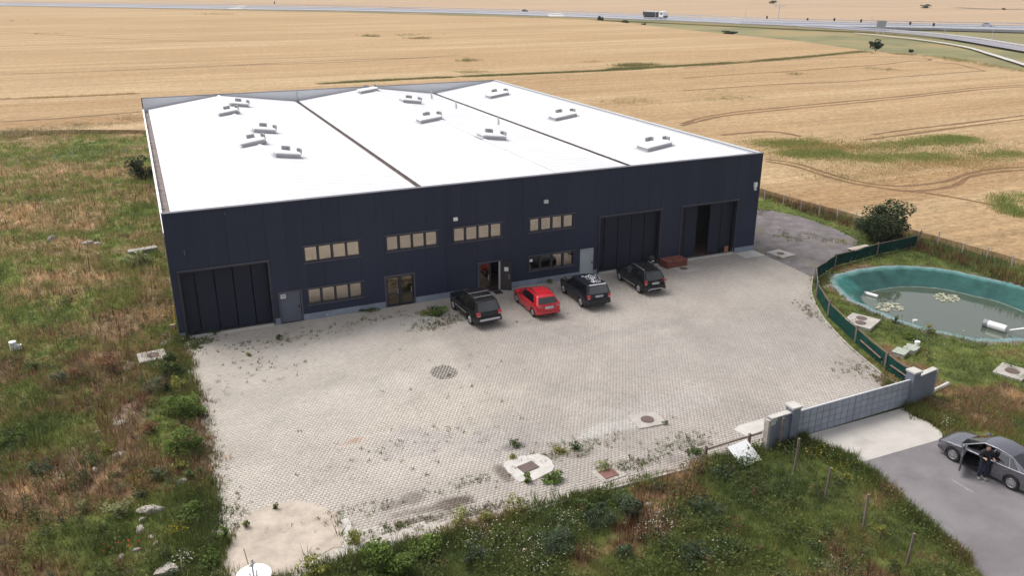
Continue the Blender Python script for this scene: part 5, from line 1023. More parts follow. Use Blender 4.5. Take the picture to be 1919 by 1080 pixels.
        if not small:
            mb = MB(); y0, y1 = sorted((sgn*(Wd*.80), sgn*(Wd*.80-.34))); z = wbz(xf-.15)-.17; mb.box(xf-.30, xf-.03, y0, y1, z-.08, z+.08); o = mb.build('head_light', M_head, t); b_ = o.modifiers.new('bevel', 'BEVEL'); b_.width = .04; b_.segments = 2
            mb = MB(); y0, y1 = sorted((sgn*(Wd*.98), sgn*(Wd*.98+.19))); z = wbz(cf-.25)+.10; mb.box(cf-.42, cf-.27, y0, y1, z-.07, z+.10); o = mb.build('door_mirror', S.get('mirror', paint), t); b_ = o.modifiers.new('bevel', 'BEVEL'); b_.width = .05; b_.segments = 2
            for hx in S.get('handles', ()):
                mb = MB(); y0, y1 = sorted((sgn*(Wd*.995), sgn*(Wd*.995+.03))); mb.box(hx-.1, hx+.1, y0, y1, wbz(0)-.16, wbz(0)-.12); mb.build('door_handle', S.get('handle', M_blackp), t)
            if S.get('rails'):
                mb = MB(); y = sgn*tw*.90; mb.tube([(tr+.12, y, zr+.01), (tr+.25, y, zr+.075), (tf-.25, y, zr+.085), (tf-.08, y, zr+.015)], .024, 6); mb.build('roof_rail', S['rails'], t)
            if S.get('sidestrip'):
                mb = MB(); y0, y1 = sorted((sgn*(Wd*.992), sgn*(Wd*.992+.025))); z0, z1, m_ = S['sidestrip']; mb.box(-wb/2+wr*1.3, wb/2-wr*1.3, y0, y1, z0, z1); mb.build('side_strip', m_, t)
    bp = S['bumper']; mb = MB(); mb.box(xr-.07, xr+.14, -Wd*.90, Wd*.90, bp[0], bp[1]); o = mb.build('bumper', bp[2], t); b_ = o.modifiers.new('bevel', 'BEVEL'); b_.width = .05; b_.segments = 2
    if bp[3]:
        mb = MB(); mb.box(xr-.085, xr-.071, -Wd*.74, Wd*.74, bp[1]-.14, bp[1]-.01); mb.build('bumper_strip', bp[3], t)
    pl = S.get('plate')
    if pl:
        mb = MB(); mb.box(xr-.03, xr+.06, -.27, .27, pl, pl+.13); p_ = mb.build('licence_plate', M_plate, t)
        mb = MB(); rr = random.Random(S['wb'])
        for i, y in enumerate(np.linspace(.21, -.21, 8)):
            if i != 2: mb.box(xr-.036, xr-.031, y-.018, y+.018, pl+.035, pl+.10)
        mb.build('plate_marks', M_ink, p_)
        mb = MB(); mb.box(xr-.04, xr+.02, -.30, .30, pl+.14, pl+.175); mb.build('plate_strip', S.get('pstrip', M_blackp), t)
    return t, body, S
M_pblack = mat('black_car_paint', (.011, .011, .013), .12, spec=.35)
M_pblack2 = mat('blue_black_car_paint', (.012, .013, .019), .16, spec=.4)
M_pred = mat('red_car_paint', (.46, .008, .018), .25, coat=.6, spec=.5)
M_pgrey = mat('grey_car_paint', (.19, .186, .215), .26, metal=.8, coat=.5)
SUV = dict(wb=2.80, fo=.90, ro=1.02, W=1.90, wr=.37, zb=.32, H=1.76, top=[(-2.42, .95), (-2.35, 1.04), (-1.0, 1.06), (.75, 1.05), (1.0, 1.07), (2.1, .98), (2.3, .86)], cab=(-2.30, .98, -1.98, .25), tw=.77, rd=.06, win=[(-1.98, -1.22, -1.85, -1.20), (-1.12, -.32, -1.10, -.32), (-.22, .78, -.22, .28)],
 tail=(.82, 1.10, .26, .0), bumper=(.42, .68, M_blackp, M_lgrey), rails=M_blackp, handles=(-.9, .05), spokes=5, sidestrip=(.62, .67, M_mgrey), handle=M_blackp)
def place(rl, ang, S): c, s = math.cos(ang), math.sin(ang); x, y = S['wb']/2, -(S['W']/2-.115); return (rl[0]+c*x-s*y, rl[1]+s*x+c*y, 0)
a = R(92.5); suv1, b1, _ = car('parked_car', 'black four wheel drive with silver rear bumper strip parked beside weeds', place((17.21, -5.0), a, SUV), a, SUV, M_pblack, 'cars parked before the warehouse')
mb = MB(); xr_ = -2.42
for x in (-1.55, -.75): mb.box(x-.03, x+.03, -.70, .70, 1.835, 1.865)
mb.build('roof_bar', M_mgrey, suv1)
S2 = dict(wb=2.70, fo=.86, ro=.74, W=1.77, wr=.32, zb=.24, H=1.52, top=[(-2.09, .86), (-2.0, .98), (-.9, .98), (.6, .93), (.9, .93), (1.7, .82), (2.05, .70), (2.21, .6)], cab=(-2.0, 1.10, -1.55, -.05), tw=.72, rd=.10, rg=(.12, .80), win=[(-1.50, -.55, -1.05, -.52), (-.46, .72, -.44, .10)], wt=.82,
 tail=(.86, .99, .30, .02), bumper=(.36, .56, M_pred, None), handles=(), spokes=6, plate=.72, pstrip=M_chrome, rails=M_blackp)
a = R(88.5); car('parked_car', 'bright red estate hatchback parked between two black cars', place((21.43, -5.45), a, S2), a, S2, M_pred, 'cars parked before the warehouse')
S3 = dict(SUV); S3.update(wb=2.70, fo=.86, ro=.92, H=1.72, top=[(-2.27, .98), (-2.2, 1.10), (-1.0, 1.10), (.75, 1.08), (1.0, 1.09), (2.0, 1.0), (2.21, .88)], cab=(-2.20, 1.0, -1.98, .22), rd=.03, win=[(-1.95, -1.25, -1.90, -1.22), (-1.13, -.32, -1.11, -.32), (-.22, .80, -.22, .26)], tail=(.80, 1.10, .22, .0), bumper=(.42, .70, M_mgrey if False else M_blackp, None), rails=None, plate=.92, sidestrip=None, wr=.36)
a = R(88); s3, _, _ = car('parked_car', 'blue black boxy four wheel drive with white speckled roof', place((25.12, -5.22), a, S3), a, S3, M_pblack2, 'cars parked before the warehouse')
mb = MB(); rr = random.Random(4)
for i in range(150):
    x = rr.uniform(-1.75, -.25); y = -.12+rr.gauss(0, .20)-(x+1)*.05; q = rr.uniform(.012, .042); mb.disc((x, y, S3['H']+.022+(.02 if abs(y) < .35 else 0)), q, .012, 5, 0, rr.uniform(.6, 1.6))
mb.build('roof_specks', M_plate, s3)
mb = MB(); mb.box(-2.06, -1.94, -.60, .60, 1.70, 1.735); mb.build('spoiler_edge', M_lgrey, s3); mb = MB(); mb.box(-2.08, -2.061, -.18, .18, 1.69, 1.72); mb.build('brake_lamp', M_tail, s3)
S4 = dict(SUV); S4.update(wb=2.72, fo=.82, ro=.80, W=1.82, H=1.68, wr=.35, top=[(-2.16, .92), (-2.08, 1.06), (-1.0, 1.05), (.7, 1.02), (.95, 1.03), (1.95, .95), (2.18, .80)], cab=(-2.08, 1.0, -1.72, .15), rd=.07, win=[(-1.55, -1.15, -1.40, -1.12), (-1.03, -.30, -1.0, -.30), (-.2, .78, -.2, .24)], tail=(.78, 1.12, .17, .02), bumper=(.40, .66, M_blackp, None), rails=M_chrome, plate=.82, sidestrip=(.40, .455, M_chrome))
a = R(88.3); s4, _, _ = car('parked_car', 'small black four wheel drive with silver roof rails near the brick step', place((30.1, -4.56), a, S4), a, S4, M_pblack, 'cars parked before the warehouse')
mb = MB(); mb.tube([(-2.22, .62, .40), (-2.25, .45, .50), (-2.25, -.45, .50), (-2.22, -.62, .40)], .035, 6); mb.build('skid_strip', M_chrome, s4); mb = MB(); mb.tube([(-2.19, 0, .99), (-2.17, 0, .99)], .05, 10); mb.build('badge', M_chrome, s4)
# sedan with its driver door open
S5 = dict(wb=2.66, fo=.92, ro=1.02, W=1.80, wr=.33, zb=.22, H=1.46, top=[(-2.35, .84), (-2.25, 1.00), (-1.75, 1.02), (-.9, .97), (.6, .92), (1.0, .92), (1.8, .82), (2.1, .70), (2.25, .58)], cab=(-1.85, 1.20, -.95, .20), tw=.68, rd=.07, rg=(.06, .92), win=[(-1.52, -1.14, -1.05, -.98), (-1.06, -.28, -.92, -.26), (-.18, .84, -.18, .26)], wt=.84,
 tail=(.74, .92, .34, .06), bumper=(.34, .58, M_pgrey, None), handles=(-.95,), spokes=10, plate=.62, open_door=(-.18, .92, -.22), mirror=M_pgrey, handle=M_pgrey)
a = R(97.5); sl = place((32.03, -31.5), a, S5); sed, _, _ = car('grey_sedan', 'dark grey sedan with its driver door open on the asphalt road', sl, a, S5, M_pgrey)
mb = MB(); mb.box(-.25, .3, .10, .62, .28, .52); mb.box(-.42, -.22, .10, .62, .45, 1.12); mb.box(-.40, -.26, .24, .48, 1.13, 1.32); mb.box(-.25, .3, -.62, -.10, .28, .52); mb.box(-.42, -.22, -.62, -.10, .45, 1.12); mb.build('seat', M_blackp, sed)
mb = MB(); mb.box(.62, .98, -.70, .70, .70, .95); mb.tube([(.50+.02*math.cos(t), .36+.19*math.sin(t), .86+.19*math.cos(t)) for t in (2*math.pi*i/16 for i in range(17))], .018, 6); mb.build('dashboard', M_blackp, sed)
dr = MB(); dr.box(-1.06, 0, -.03, .03, -.40, .28); d_ = dr.build('open_door', M_pgrey, sed, (.92, .90, .66), R(-62)); b_ = d_.modifiers.new('bevel', 'BEVEL'); b_.width = .02
mb = MB(); mb.tube([(-.02, 0, .28), (-.50, -.10, .68), (-1.0, -.10, .70), (-1.05, 0, .28)], .03, 6); mb.build('window_frame', M_pgrey, d_)
mb = MB(); mb.add([(-.12, -.02, .29), (-.52, -.09, .65), (-.98, -.09, .67), (-1.02, -.02, .29), (-.12, -.012, .29), (-.52, -.082, .65), (-.98, -.082, .67), (-1.02, -.012, .29)], [(3, 2, 1, 0), (4, 5, 6, 7), (0, 1, 5, 4), (1, 2, 6, 5), (2, 3, 7, 6), (3, 0, 4, 7)]); mb.build('door_window', M_cglass, d_)
mb = MB(); mb.box(-1.0, -.06, -.05, -.031, -.36, .24); mb.build('door_lining', M_blackp, d_)

# ---------------------------------------------------------------- person standing at the open door
def skin(name, V, E, rad, mt, parent, sub=2, root=0):
    me = bpy.data.meshes.new(name); me.from_pydata([tuple(v) for v in V], E, []); me.materials.append(mt)
    o = link(name, me, parent); o.modifiers.new('skin', 'SKIN').use_smooth_shade = True; s = o.modifiers.new('smooth', 'SUBSURF'); s.levels = sub; s.render_levels = sub
    for i, v in enumerate(me.skin_vertices[0].data): v.radius = (rad[i], rad[i]) if not isinstance(rad[i], tuple) else rad[i]; v.use_root = (i == root)
    return o
M_skin = mat('skin', (.42, .25, .19), .6); M_jack = mat('black_jacket', (.008, .008, .010), .9); M_jean = mat('dark_blue_jeans', (.014, .02, .045), .9, var=.2, scale=9); M_shoe = mat('pale_shoes', (.38, .36, .36), .7); M_hair = mat('dark_brown_hair', (.022, .014, .010), .8)
fp = (31.58, -30.44); per = empty('person', (fp[0]-.02, fp[1], 0), R(-122), 'person in black jacket and dark jeans standing at the open car door', 'person')
# faces +x ; forearms raised before the chest
J = dict(pel=(0, 0, .93), sp=(.0, 0, 1.12), ch=(.0, 0, 1.32), nk=(.02, 0, 1.475), hd=(.05, 0, 1.555), ht=(.05, 0, 1.68))
for n_, s in (('l', 1), ('r', -1)):
    J.update({'sh'+n_: (0, s*.185, 1.40), 'el'+n_: (.04, s*.27, 1.13), 'wr'+n_: (.27, s*.20, 1.20), 'pm'+n_: (.345, s*.175, 1.215), 'hp'+n_: (0, s*.095, .90), 'kn'+n_: (.035 if s > 0 else .01, s*.115, .50), 'an'+n_: (0 if s > 0 else -.03, s*.13, .09), 'to'+n_: (.15 if s > 0 else .12, s*.15, .035)})
bv = ['pel', 'sp', 'ch', 'nk', 'hd', 'ht', 'shl', 'ell', 'wrl', 'pml', 'shr', 'elr', 'wrr', 'pmr', 'hpl', 'knl', 'anl', 'tol', 'hpr', 'knr', 'anr', 'tor']
brad = {'pel': (.15, .11), 'sp': (.12, .085), 'ch': (.13, .085), 'nk': .055, 'hd': (.078, .09), 'ht': (.06, .07), 'sh': .042, 'el': .034, 'wr': .028, 'pm': (.042, .02), 'hp': .085, 'kn': .05, 'an': .03, 'to': .036}
idx_ = {n_: i for i, n_ in enumerate(bv)}
ed = [('pel', 'sp'), ('sp', 'ch'), ('ch', 'nk'), ('nk', 'hd'), ('hd', 'ht')]+[e for s in 'lr' for e in (('ch', 'sh'+s), ('sh'+s, 'el'+s), ('el'+s, 'wr'+s), ('wr'+s, 'pm'+s), ('pel', 'hp'+s), ('hp'+s, 'kn'+s), ('kn'+s, 'an'+s), ('an'+s, 'to'+s))]
V = [J[n_] for n_ in bv]; E = [(idx_[a_], idx_[b_]) for a_, b_ in ed]; Rr = [brad.get(n_, brad.get(n_[:2])) for n_ in bv]
for s, sg in (('l', 1), ('r', -1)):   # five fingers on each palm, slightly curled
    w0 = Vector(J['pm'+s]); base = idx_['pm'+s]
    for f in range(5):
        L = (.055, .075, .08, .074, .058)[f]; off = (.0, .024, .008, -.008, -.024)[f]*sg
        if f == 0: p1 = w0+Vector((-.01, -.035*sg, .02)); p2 = p1+Vector((.025, -.012*sg, .015)); p3 = p2+Vector((.022, .0, .004))
        else: p1 = w0+Vector((.035, -off, .0)); p2 = p1+Vector((L*.5, -off*.1, .004)); p3 = p2+Vector((L*.4, 0, -.02))
        i0 = len(V); V += [p1, p2, p3]; Rr += [.011, .010, .0085]; E += [(base, i0), (i0, i0+1), (i0+1, i0+2)]
body = skin('body', V, E, Rr, M_skin, per)
def cloth(name, names, edges, rads, mt, sub=2):
    return skin(name, [J[n_] for n_ in names], [(names.index(a_), names.index(b_)) for a_, b_ in edges], rads, mt, per, sub)
J['ckl'] = (.25, .215, 1.195); J['ckr'] = (.25, -.215, 1.195); J['hem'] = (0, 0, .86)
cloth('jacket', ['sp', 'ch', 'hem', 'nk', 'shl', 'ell', 'ckl', 'shr', 'elr', 'ckr'], [('sp', 'ch'), ('sp', 'hem'), ('ch', 'nk'), ('ch', 'shl'), ('shl', 'ell'), ('ell', 'ckl'), ('ch', 'shr'), ('shr', 'elr'), ('elr', 'ckr')], [(.20, .16), (.215, .165), (.20, .16), .085, .115, .085, .062, .115, .085, .062], M_jack)
J['ckn'] = 0
J['cul'] = (.0, .13, .055); J['cur'] = (-.03, -.13, .055)
cloth('jeans', ['pel', 'hpl', 'knl', 'cul', 'hpr', 'knr', 'cur'], [('pel', 'hpl'), ('hpl', 'knl'), ('knl', 'cul'), ('pel', 'hpr'), ('hpr', 'knr'), ('knr', 'cur')], [(.16, .13), .115, .085, .068, .115, .085, .068], M_jean)
for s, sg in (('l', 1), ('r', -1)):
    a_ = Vector(J['an'+s]); skin('shoe', [a_+Vector((-.05, 0, -.035)), a_+Vector((.06, 0, -.04)), a_+Vector((.17, sg*.015, -.052))], [(0, 1), (1, 2)], [(.048, .05), (.05, .045), (.045, .032)], M_shoe, per)
bmh = MB(); v, f = lathe([(0, 0)], 3)
def blob(name, c, r, mt, parent, cut=None):
    bm = bmesh.new(); bmesh.ops.create_uvsphere(bm, u_segments=18, v_segments=12, radius=1)
    if cut is not None: bmesh.ops.bisect_plane(bm, geom=bm.verts[:]+bm.edges[:]+bm.faces[:], plane_co=cut[0], plane_no=cut[1], clear_outer=True)
    for q in bm.verts: q.co = Vector((q.co.x*r[0]+c[0], q.co.y*r[1]+c[1], q.co.z*r[2]+c[2]))
    me = bpy.data.meshes.new(name); bm.to_mesh(me); bm.free(); me.materials.append(mt); me.polygons.foreach_set('use_smooth', [True]*len(me.polygons)); return link(name, me, parent)
head = blob('head', (.05, 0, 1.60), (.098, .078, .12), M_skin, per)
blob('hair', (.040, 0, 1.615), (.108, .088, .118), M_hair, head, ((.25, 0, -.05), (.75, 0, -.66)))
for sg in (1, -1):
    blob('ear', (.045, sg*.08, 1.595), (.02, .012, .03), M_skin, head); blob('eye', (.138, sg*.032, 1.605), (.010, .014, .009), M_ink, head)
blob('nose', (.150, 0, 1.58), (.018, .013, .022), M_skin, head); blob('mouth', (.138, 0, 1.545), (.008, .024, .006), mat('lips', (.32, .12, .10), .6), head)

# ---------------------------------------------------------------- shrubs and trees
def shrub(base, w, h, colr, label, n=900, leaf=.12, name='shrub', group=None, trunk=0.0, z0=None, clumps=9, cat='shrub', flat=.5, up=.6):
    x, y = base; z = float(ground_z(np.array([x]), np.array([y]))[0]) if z0 is None else z0
    t = empty(name, (x, y, z), 0, label, cat, group)
    clumps = int(clumps*1.7); q_ = rng.normal(0, 1, (clumps, 3)); q_ = q_/np.linalg.norm(q_, axis=1)[:, None]*(rng.random((clumps, 1))**.45)*.36; cc = q_*np.array([1.1, 1.1, 1.05])+np.array([0, 0, .52 if trunk else .42]); cc[:, 2] = np.clip(cc[:, 2], .10, 1); low_ = rng.random(clumps) < (.0 if trunk else .25); cc[low_, 2] = .14
    k = rng.integers(0, clumps, n); d = rng.normal(0, 1, (n, 3)); d /= np.linalg.norm(d, axis=1)[:, None]
    P = cc[k]+d*(rng.uniform(.35, 1.0, n)**.5)[:, None]*rng.uniform(.10, .21, clumps)[k][:, None]
    P[:, 2] = np.maximum(P[:, 2], .03); P = P*np.array([w, w, h-trunk])+np.array([0, 0, trunk])
    tint = rng.uniform(.75, 1.3, (clumps, 1))*np.array(colr); V, F, c = leaves(P, leaf, tint[k], up, .3)
    link('foliage', np_mesh('foliage', V, F, M_leaf, c, 4), t)
    mb = MB()
    for i in range(min(6, clumps)): q = cc[i]*np.array([w, w, h-trunk])+np.array([0, 0, trunk]); mb.tube([(rng.normal(0, .03), rng.normal(0, .03), -.05), tuple(q*.5+np.array([0, 0, trunk*.4])), tuple(q)], .035*max(.5, h/2), 5, 0, .008)
    if trunk: mb.tube([(0, 0, -.1), (.03, .02, trunk+.4)], .06*h/2, 7, 0, .04*h/2)
    mb.build('trunk' if trunk else 'stem', M_stem, t); return t
gBR = (.125, .185, .035); gMD = (.08, .122, .033); gDK = (.036, .056, .022); gBL = (.065, .092, .048); gYL = (.23, .24, .05); gPL = (.27, .28, .13); gGY = (.12, .14, .08); gRU = (.23, .12, .06)
for b, w, h, c, lab, n, lf in [
 ((-0.74, -5.03), 1.9, 1.9, gMD, 'dense green shrub at the left yard corner by the warehouse', 1500, .13), ((-0.38, -10.34), 2.0, 1.8, gBR, 'bright green shrub on the left yard edge, upper of two', 1800, .13), ((-0.53, -13.83), 2.0, 1.7, gBR, 'bright green shrub on the left yard edge, lower of two', 1800, .13),
 ((-0.98, -7.60), .9, .9, gDK, 'small dark shrub behind the bright green shrubs', 500, .11), ((-3.84, -12.94), .8, 1.15, gYL, 'yellow green upright plant in the brown weeds', 550, .10), ((-6.37, -4.18), 1.3, .95, gGY, 'grey green bushy weed near the left picture edge', 700, .11), ((-3.33, -18.01), 1.3, .85, gPL, 'pale yellow green umbel plant above the largest boulder', 800, .09),
 ((-6.48, -13.24), 1.1, .9, gBL, 'blue green bushy weed in the lower left brown weeds', 700, .1), ((-4.47, -13.53), 1.0, .55, gMD, 'low green mound of leaves below the yellow green plant', 500, .11), ((-4.73, -14.88), .6, .8, gBL, 'slim blue green weed beside the upright rock', 350, .09), ((-2.46, -17.31), .5, .55, gDK, 'small dark thistle above the largest boulder', 250, .11), ((-4.70, -17.31), .5, .7, gPL, 'small pale umbel plant left of the largest boulder', 260, .08),
 ((0.00, -14.57), .7, .55, gMD, 'low weed on the paving edge below the bright shrubs', 250, .1), ((0.12, -16.74), .8, .6, gMD, 'dark green weed overlapping the left yard edge', 400, .1), ((0.42, -21.41), .5, 1.0, gBR, 'tall pointed green weed at the sandy pit edge', 420, .09), ((1.31, -20.78), .35, .45, gBR, 'small pointed green weed on the sandy pit rim', 160, .08), ((2.60, -19.98), .3, .42, gMD, 'small dark weed on the top rim of the sandy pit', 120, .08), ((-3.93, -3.16), 2.3, 1.0, gRU, 'big rust brown weed clump left of the warehouse corner', 1400, .1),
 ((5.64, -25.78), 2.3, 1.5, gBR, 'large bright green bush at the bottom of the picture', 4200, .11), ((5.05, -23.55), .9, .7, gYL, 'yellowish weed beside the mortar patch', 450, .09), ((15.84, -26.44), 1.8, 1.5, gBL, 'large dark bush right of the white stones group', 1500, .1), ((14.44, -26.47), 1.5, 1.15, gBL, 'dark blue green bush beside the large dark bush', 1100, .1), ((14.37, -25.46), 1.2, .7, gMD, 'low green bush along the bottom kerb', 600, .1), ((12.01, -27.20), 2.1, 1.1, gBL, 'blue green bush among white flowers at the bottom', 1400, .1),
 ((21.12, -25.61), 1.1, .75, gBL, 'round blue green bush below the white sheet', 700, .09), ((22.07, -25.71), .55, 1.05, gMD, 'tall thistle in front of the white sheet', 420, .1), ((18.76, -27.75), 1.7, .8, gBL, 'wide dark bush in the middle of the bottom grass', 1000, .1), ((16.50, -29.89), 1.6, .8, gBL, 'dark bush near the bottom edge left of the grass slope', 1000, .1), ((18.04, -29.90), 1.4, .6, gMD, 'low leafy green bush at the bottom right of the dark bushes', 800, .1), ((14.33, -28.58), 1.0, .8, gBL, 'grey green weed by white flowers at the bottom edge', 600, .09), ((17.94, -25.31), .8, .6, gBL, 'small dark bush above the white stones', 400, .09), ((21.57, -26.80), .7, .4, gMD, 'low green tuft below the tall thistle', 300, .09),
 ((11.62, -24.55), 1.3, 1.3, gYL, 'tall yellow green weed at the bottom kerb', 420, .10), ((10.35, -24.45), 1.0, .7, gYL, 'yellow green weed left of the tall yellow weed', 350, .09), ((9.27, -24.04), 1.2, 1.0, gYL, 'pale yellow weed on the bottom yard edge', 300, .09), ((14.12, -23.02), 1.3, .5, gBR, 'bright green weed at the white mortar manhole', 700, .1), ((13.05, -22.54), .4, .7, gBR, 'upright thistle in the white mortar manhole slab', 260, .09), ((13.24, -20.50), .5, .3, gYL, 'small green tuft above the white mortar patch', 160, .08), ((13.73, -19.45), .8, .35, gMD, 'green weed tuft on dark soil above the white mortar patch', 260, .08), ((16.29, -20.96), .7, .4, gMD, 'dark green tuft growing in the lower paving', 260, .09), ((15.47, -20.90), .9, .35, gYL, 'yellowish tuft left of the dark green tuft', 260, .09), ((16.73, -22.94), 1.1, .4, gPL, 'pale weed beside the square reddish lid', 380, .08), ((21.11, -23.54), 1.3, .5, gMD, 'weed clump at the left end of the wooden rail', 420, .09), ((21.44, -20.72), .35, .3, gMD, 'tiny weed right of the round yard manhole', 90, .08),
 ((15.77, -2.37), 1.8, .75, gBR, 'bright weeds between the glass door and the black car', 800, .12), ((15.00, -2.23), .9, .4, gYL, 'yellowish weeds beside the bright weeds at the wall', 260, .1), ((11.74, -0.15), 1.5, .3, gMD, 'low weeds at the wall left of the glass door', 320, .1), ((0.96, -1.27), 1.6, .5, gMD, 'weeds at the sill of the left folding gate', 420, .1), ((2.03, -0.01), .9, .35, gMD, 'small weeds at the middle of the left gate sill', 220, .1), ((5.54, -2.47), .4, .5, gMD, 'small pointed weed before the slate door', 140, .09), ((25.19, -0.26), .6, .45, gYL, 'small weed at the plinth behind the red car', 160, .1), ((3.57, -4.01), .5, .25, gYL, 'small yellowish tuft on the upper left paving', 110, .08), ((18.83, -4.94), .4, .5, gBR, 'small weed at the right rear wheel of the black car', 130, .08),
 ((42.28, -15.89), .6, .65, gMD, 'small leafy plant on the near pond bank', 240, .09), ((-0.42, -7.19), 1.2, 1.1, gYL, 'yellow green weed between the corner shrub and the bright shrubs', 600, .1), ((-0.40, -16.51), 1.0, 1.0, gMD, 'leafy green shrub on the left yard edge below the bright shrubs', 700, .11), ((-0.75, -15.43), .9, .9, gYL, 'yellowish leafy weed left of the leafy yard edge shrub', 500, .1), ((-0.68, -19.31), 1.3, .9, gBR, 'bright grassy clump on the left yard edge by the boulder', 900, .1), ((-0.20, -22.65), .9, .8, gBR, 'bright grassy clump at the bottom left of the sandy pit', 700, .1),
 ((-1.70, -7.27), 1.3, 1.0, gGY, 'grey green tall weed left of the bright yard edge shrubs', 700, .09), ((-5.39, -3.94), 1.1, .9, gRU, 'dark rusty weed right of the grey green bushy weed', 600, .09), ((-7.92, -1.37), 1.3, .7, gMD, 'low green bush near the white barrel', 600, .11), ((-1.96, -11.34), 1.1, .7, gRU, 'rusty weed clump beside the tilted slab stone', 500, .09), ((-7.94, -9.46), 1.8, .5, gBR, 'bright green grass mound at the left picture edge', 900, .1), ((-1.77, -15.89), .9, .8, gGY, 'grey green weed above the jagged rock', 450, .09),
 ((3.26, -24.62), 1.3, .7, gYL, 'yellowish weed at the lower rim of the sandy pit', 600, .09), ((7.43, -25.32), 1.6, .8, gBR, 'bright green grassy bush right of the large bottom bush', 1000, .1), ((9.00, -26.37), 1.4, .7, gBL, 'dark leafy bush among white flowers at the bottom centre', 800, .1), ((21.73, -29.93), 1.4, .4, gBR, 'fresh green tuft on the right grass slope', 600, .1), ((25.84, -28.05), 1.0, .5, gYL, 'yellow green weed at the edge of the concrete apron', 400, .1), ((24.40, -31.50), 1.1, .5, gYL, 'yellow green weed beside the access road', 400, .1), ((41.18, -17.80), 1.6, .4, gBR, 'bright green tuft between the pond and the green box lids', 500, .1),
 ((42.99, -17.89), .9, .7, gYL, 'reedy plant on the near pond bank', 260, .1)]:
    shrub(b, w, h, c, lab, n, lf, name='shrub' if h > .75 else 'weed_plant', cat='shrub' if h > .75 else 'weed')
shrub((55.71, -2.31), 5.4, 4.0, (.045, .066, .027), 'large dark bush by the wheat field fence', 9500, .2, clumps=26)
shrub((-1.3, 48.2), 3.8, 3.2, gDK, 'dark bush against the left warehouse wall', 2200, .2, clumps=10)
shrub((-2.0, 16), 2.6, 1.3, gPL, 'pale leafy bush beside the left warehouse wall', 900, .16)
shrub((203.03, 138.72), 4.8, 4.0, gDK, 'lone round tree in the roadside meadow', 2500, .4, name='tree', trunk=.5, z0=.1, clumps=12, cat='tree')
for b, w, h, lab in (((220.73, 335.10), 4.2, 2.4, 'taller of the dark bushes before the highway'), ((219.92, 309.31), 5.0, 1.4, 'low wide bush before the highway'), ((219.00, 291.24), 2.6, .9, 'smallest bush before the highway'), ((211.35, 218.94), 6.5, 1.5, 'low dark bush at the wheat edge in the meadow'), ((209.43, 131.57), 1.6, 1.0, 'tiny bush right of the lone tree'), ((528.59, 402.66), 11, 3.4, 'wide dark bush on the far field boundary'), ((502.05, 534.64), 7, 3.4, 'round dark bush at the top picture edge'), ((548.99, 356.45), 4, 1.2, 'small far bush at the right field boundary')):
    shrub(b, w, h, gDK, lab, 1100, .55 if w > 4 else .3, z0=.3)

# ---------------------------------------------------------------- far road furniture and traffic
def guard(line, h, label, z, post=8):
    t = empty('guard_rail', (line[0][0], line[0][1], z), 0, label, 'guard rail'); o = Vector(line[0]); mb = MB(); L = smooth_line(line, 6)
    for p, q in zip(L[:-1], L[1:]):
        P = Vector(p)-o; Q = Vector(q)-o; mb.add([(P.x, P.y, h-.35), (Q.x, Q.y, h-.35), (Q.x, Q.y, h), (P.x, P.y, h), (P.x+.08, P.y+.05, h-.35), (Q.x+.08, Q.y+.05, h-.35), (Q.x+.08, Q.y+.05, h), (P.x+.08, P.y+.05, h)], [(0, 1, 2, 3), (7, 6, 5, 4), (3, 2, 6, 7), (0, 4, 5, 1)])
    mb.build('rail', M_rail, t); mb = MB()
    for p, q in zip(L[:-1], L[1:]):
        P = Vector(p)-o; Q = Vector(q)-o; n = max(1, min(14, int((Q-P).length/post)))
        for i in range(n): c = P.lerp(Q, i/n); mb.box(c.x+.09, c.x+.19, c.y+.06, c.y+.16, -.4, h-.05)
    tag(mb.build('post', M_rail, t), kind='stuff')
inn = lambda A, B, f: [(a[0]+(b[0]-a[0])*f, a[1]+(b[1]-a[1])*f) for a, b in zip(A, B)]
guard(inn(HW_NEAR, HW_FAR, .06), 1.0, 'pale steel guard rail on the near side of the highway', .75); guard(inn(HW_NEAR, HW_FAR, .95), 1.1, 'pale steel guard rail on the far side of the highway', .75); guard(inn(HW_NEAR, HW_FAR, .5), .9, 'pale steel guard rail in the middle of the highway', .75)
sl_ = smooth_line(SLIP, 1); off = []
for i, p in enumerate(SLIP):
    d = Vector(SLIP[min(i+1, len(SLIP)-1)])-Vector(SLIP[max(i-1, 0)]); d.normalize(); off.append((p[0]-d.y*4.4, p[1]+d.x*4.4))
guard(off[::3], .55, 'pale steel guard rail along the slip road', .78)
# dump truck
hd = Vector((268.72, 330.81))-Vector((260.20, 370.31)); ta = math.atan2(hd.y, hd.x); tc = (252.90, 333.17, 0.75)
t = empty('dump_truck', tc, ta, 'dump truck with white cab and dark tipper on the highway', 'truck'); M_tip = mat('dark_tipper', (.03, .036, .045), .6); k = 1.45
mb = MB(); mb.add([(x*k, y*k, z*k) for x, y, z in ((-5.4, -1.2, .95), (1.7, -1.2, .95), (2.0, -1.2, 2.45), (-5.6, -1.2, 2.45), (-5.4, 1.2, .95), (1.7, 1.2, .95), (2.0, 1.2, 2.45), (-5.6, 1.2, 2.45))], [(0, 1, 2, 3), (7, 6, 5, 4), (0, 4, 5, 1), (1, 5, 6, 2), (2, 6, 7, 3), (3, 7, 4, 0)]); bd_ = mb.build('tipper_body', M_tip, t)
mb = MB(); mb.box(-5.6*k, 2.0*k, -1.25*k, -1.21*k, 2.3*k, 2.5*k); mb.box(-5.6*k, 2.0*k, 1.21*k, 1.25*k, 2.3*k, 2.5*k); mb.box(-5.6*k, 2.0*k, -1.2*k, 1.2*k, 2.455*k, 2.5*k); mb.build('tipper_rim', M_lgrey, bd_)
mb = MB()
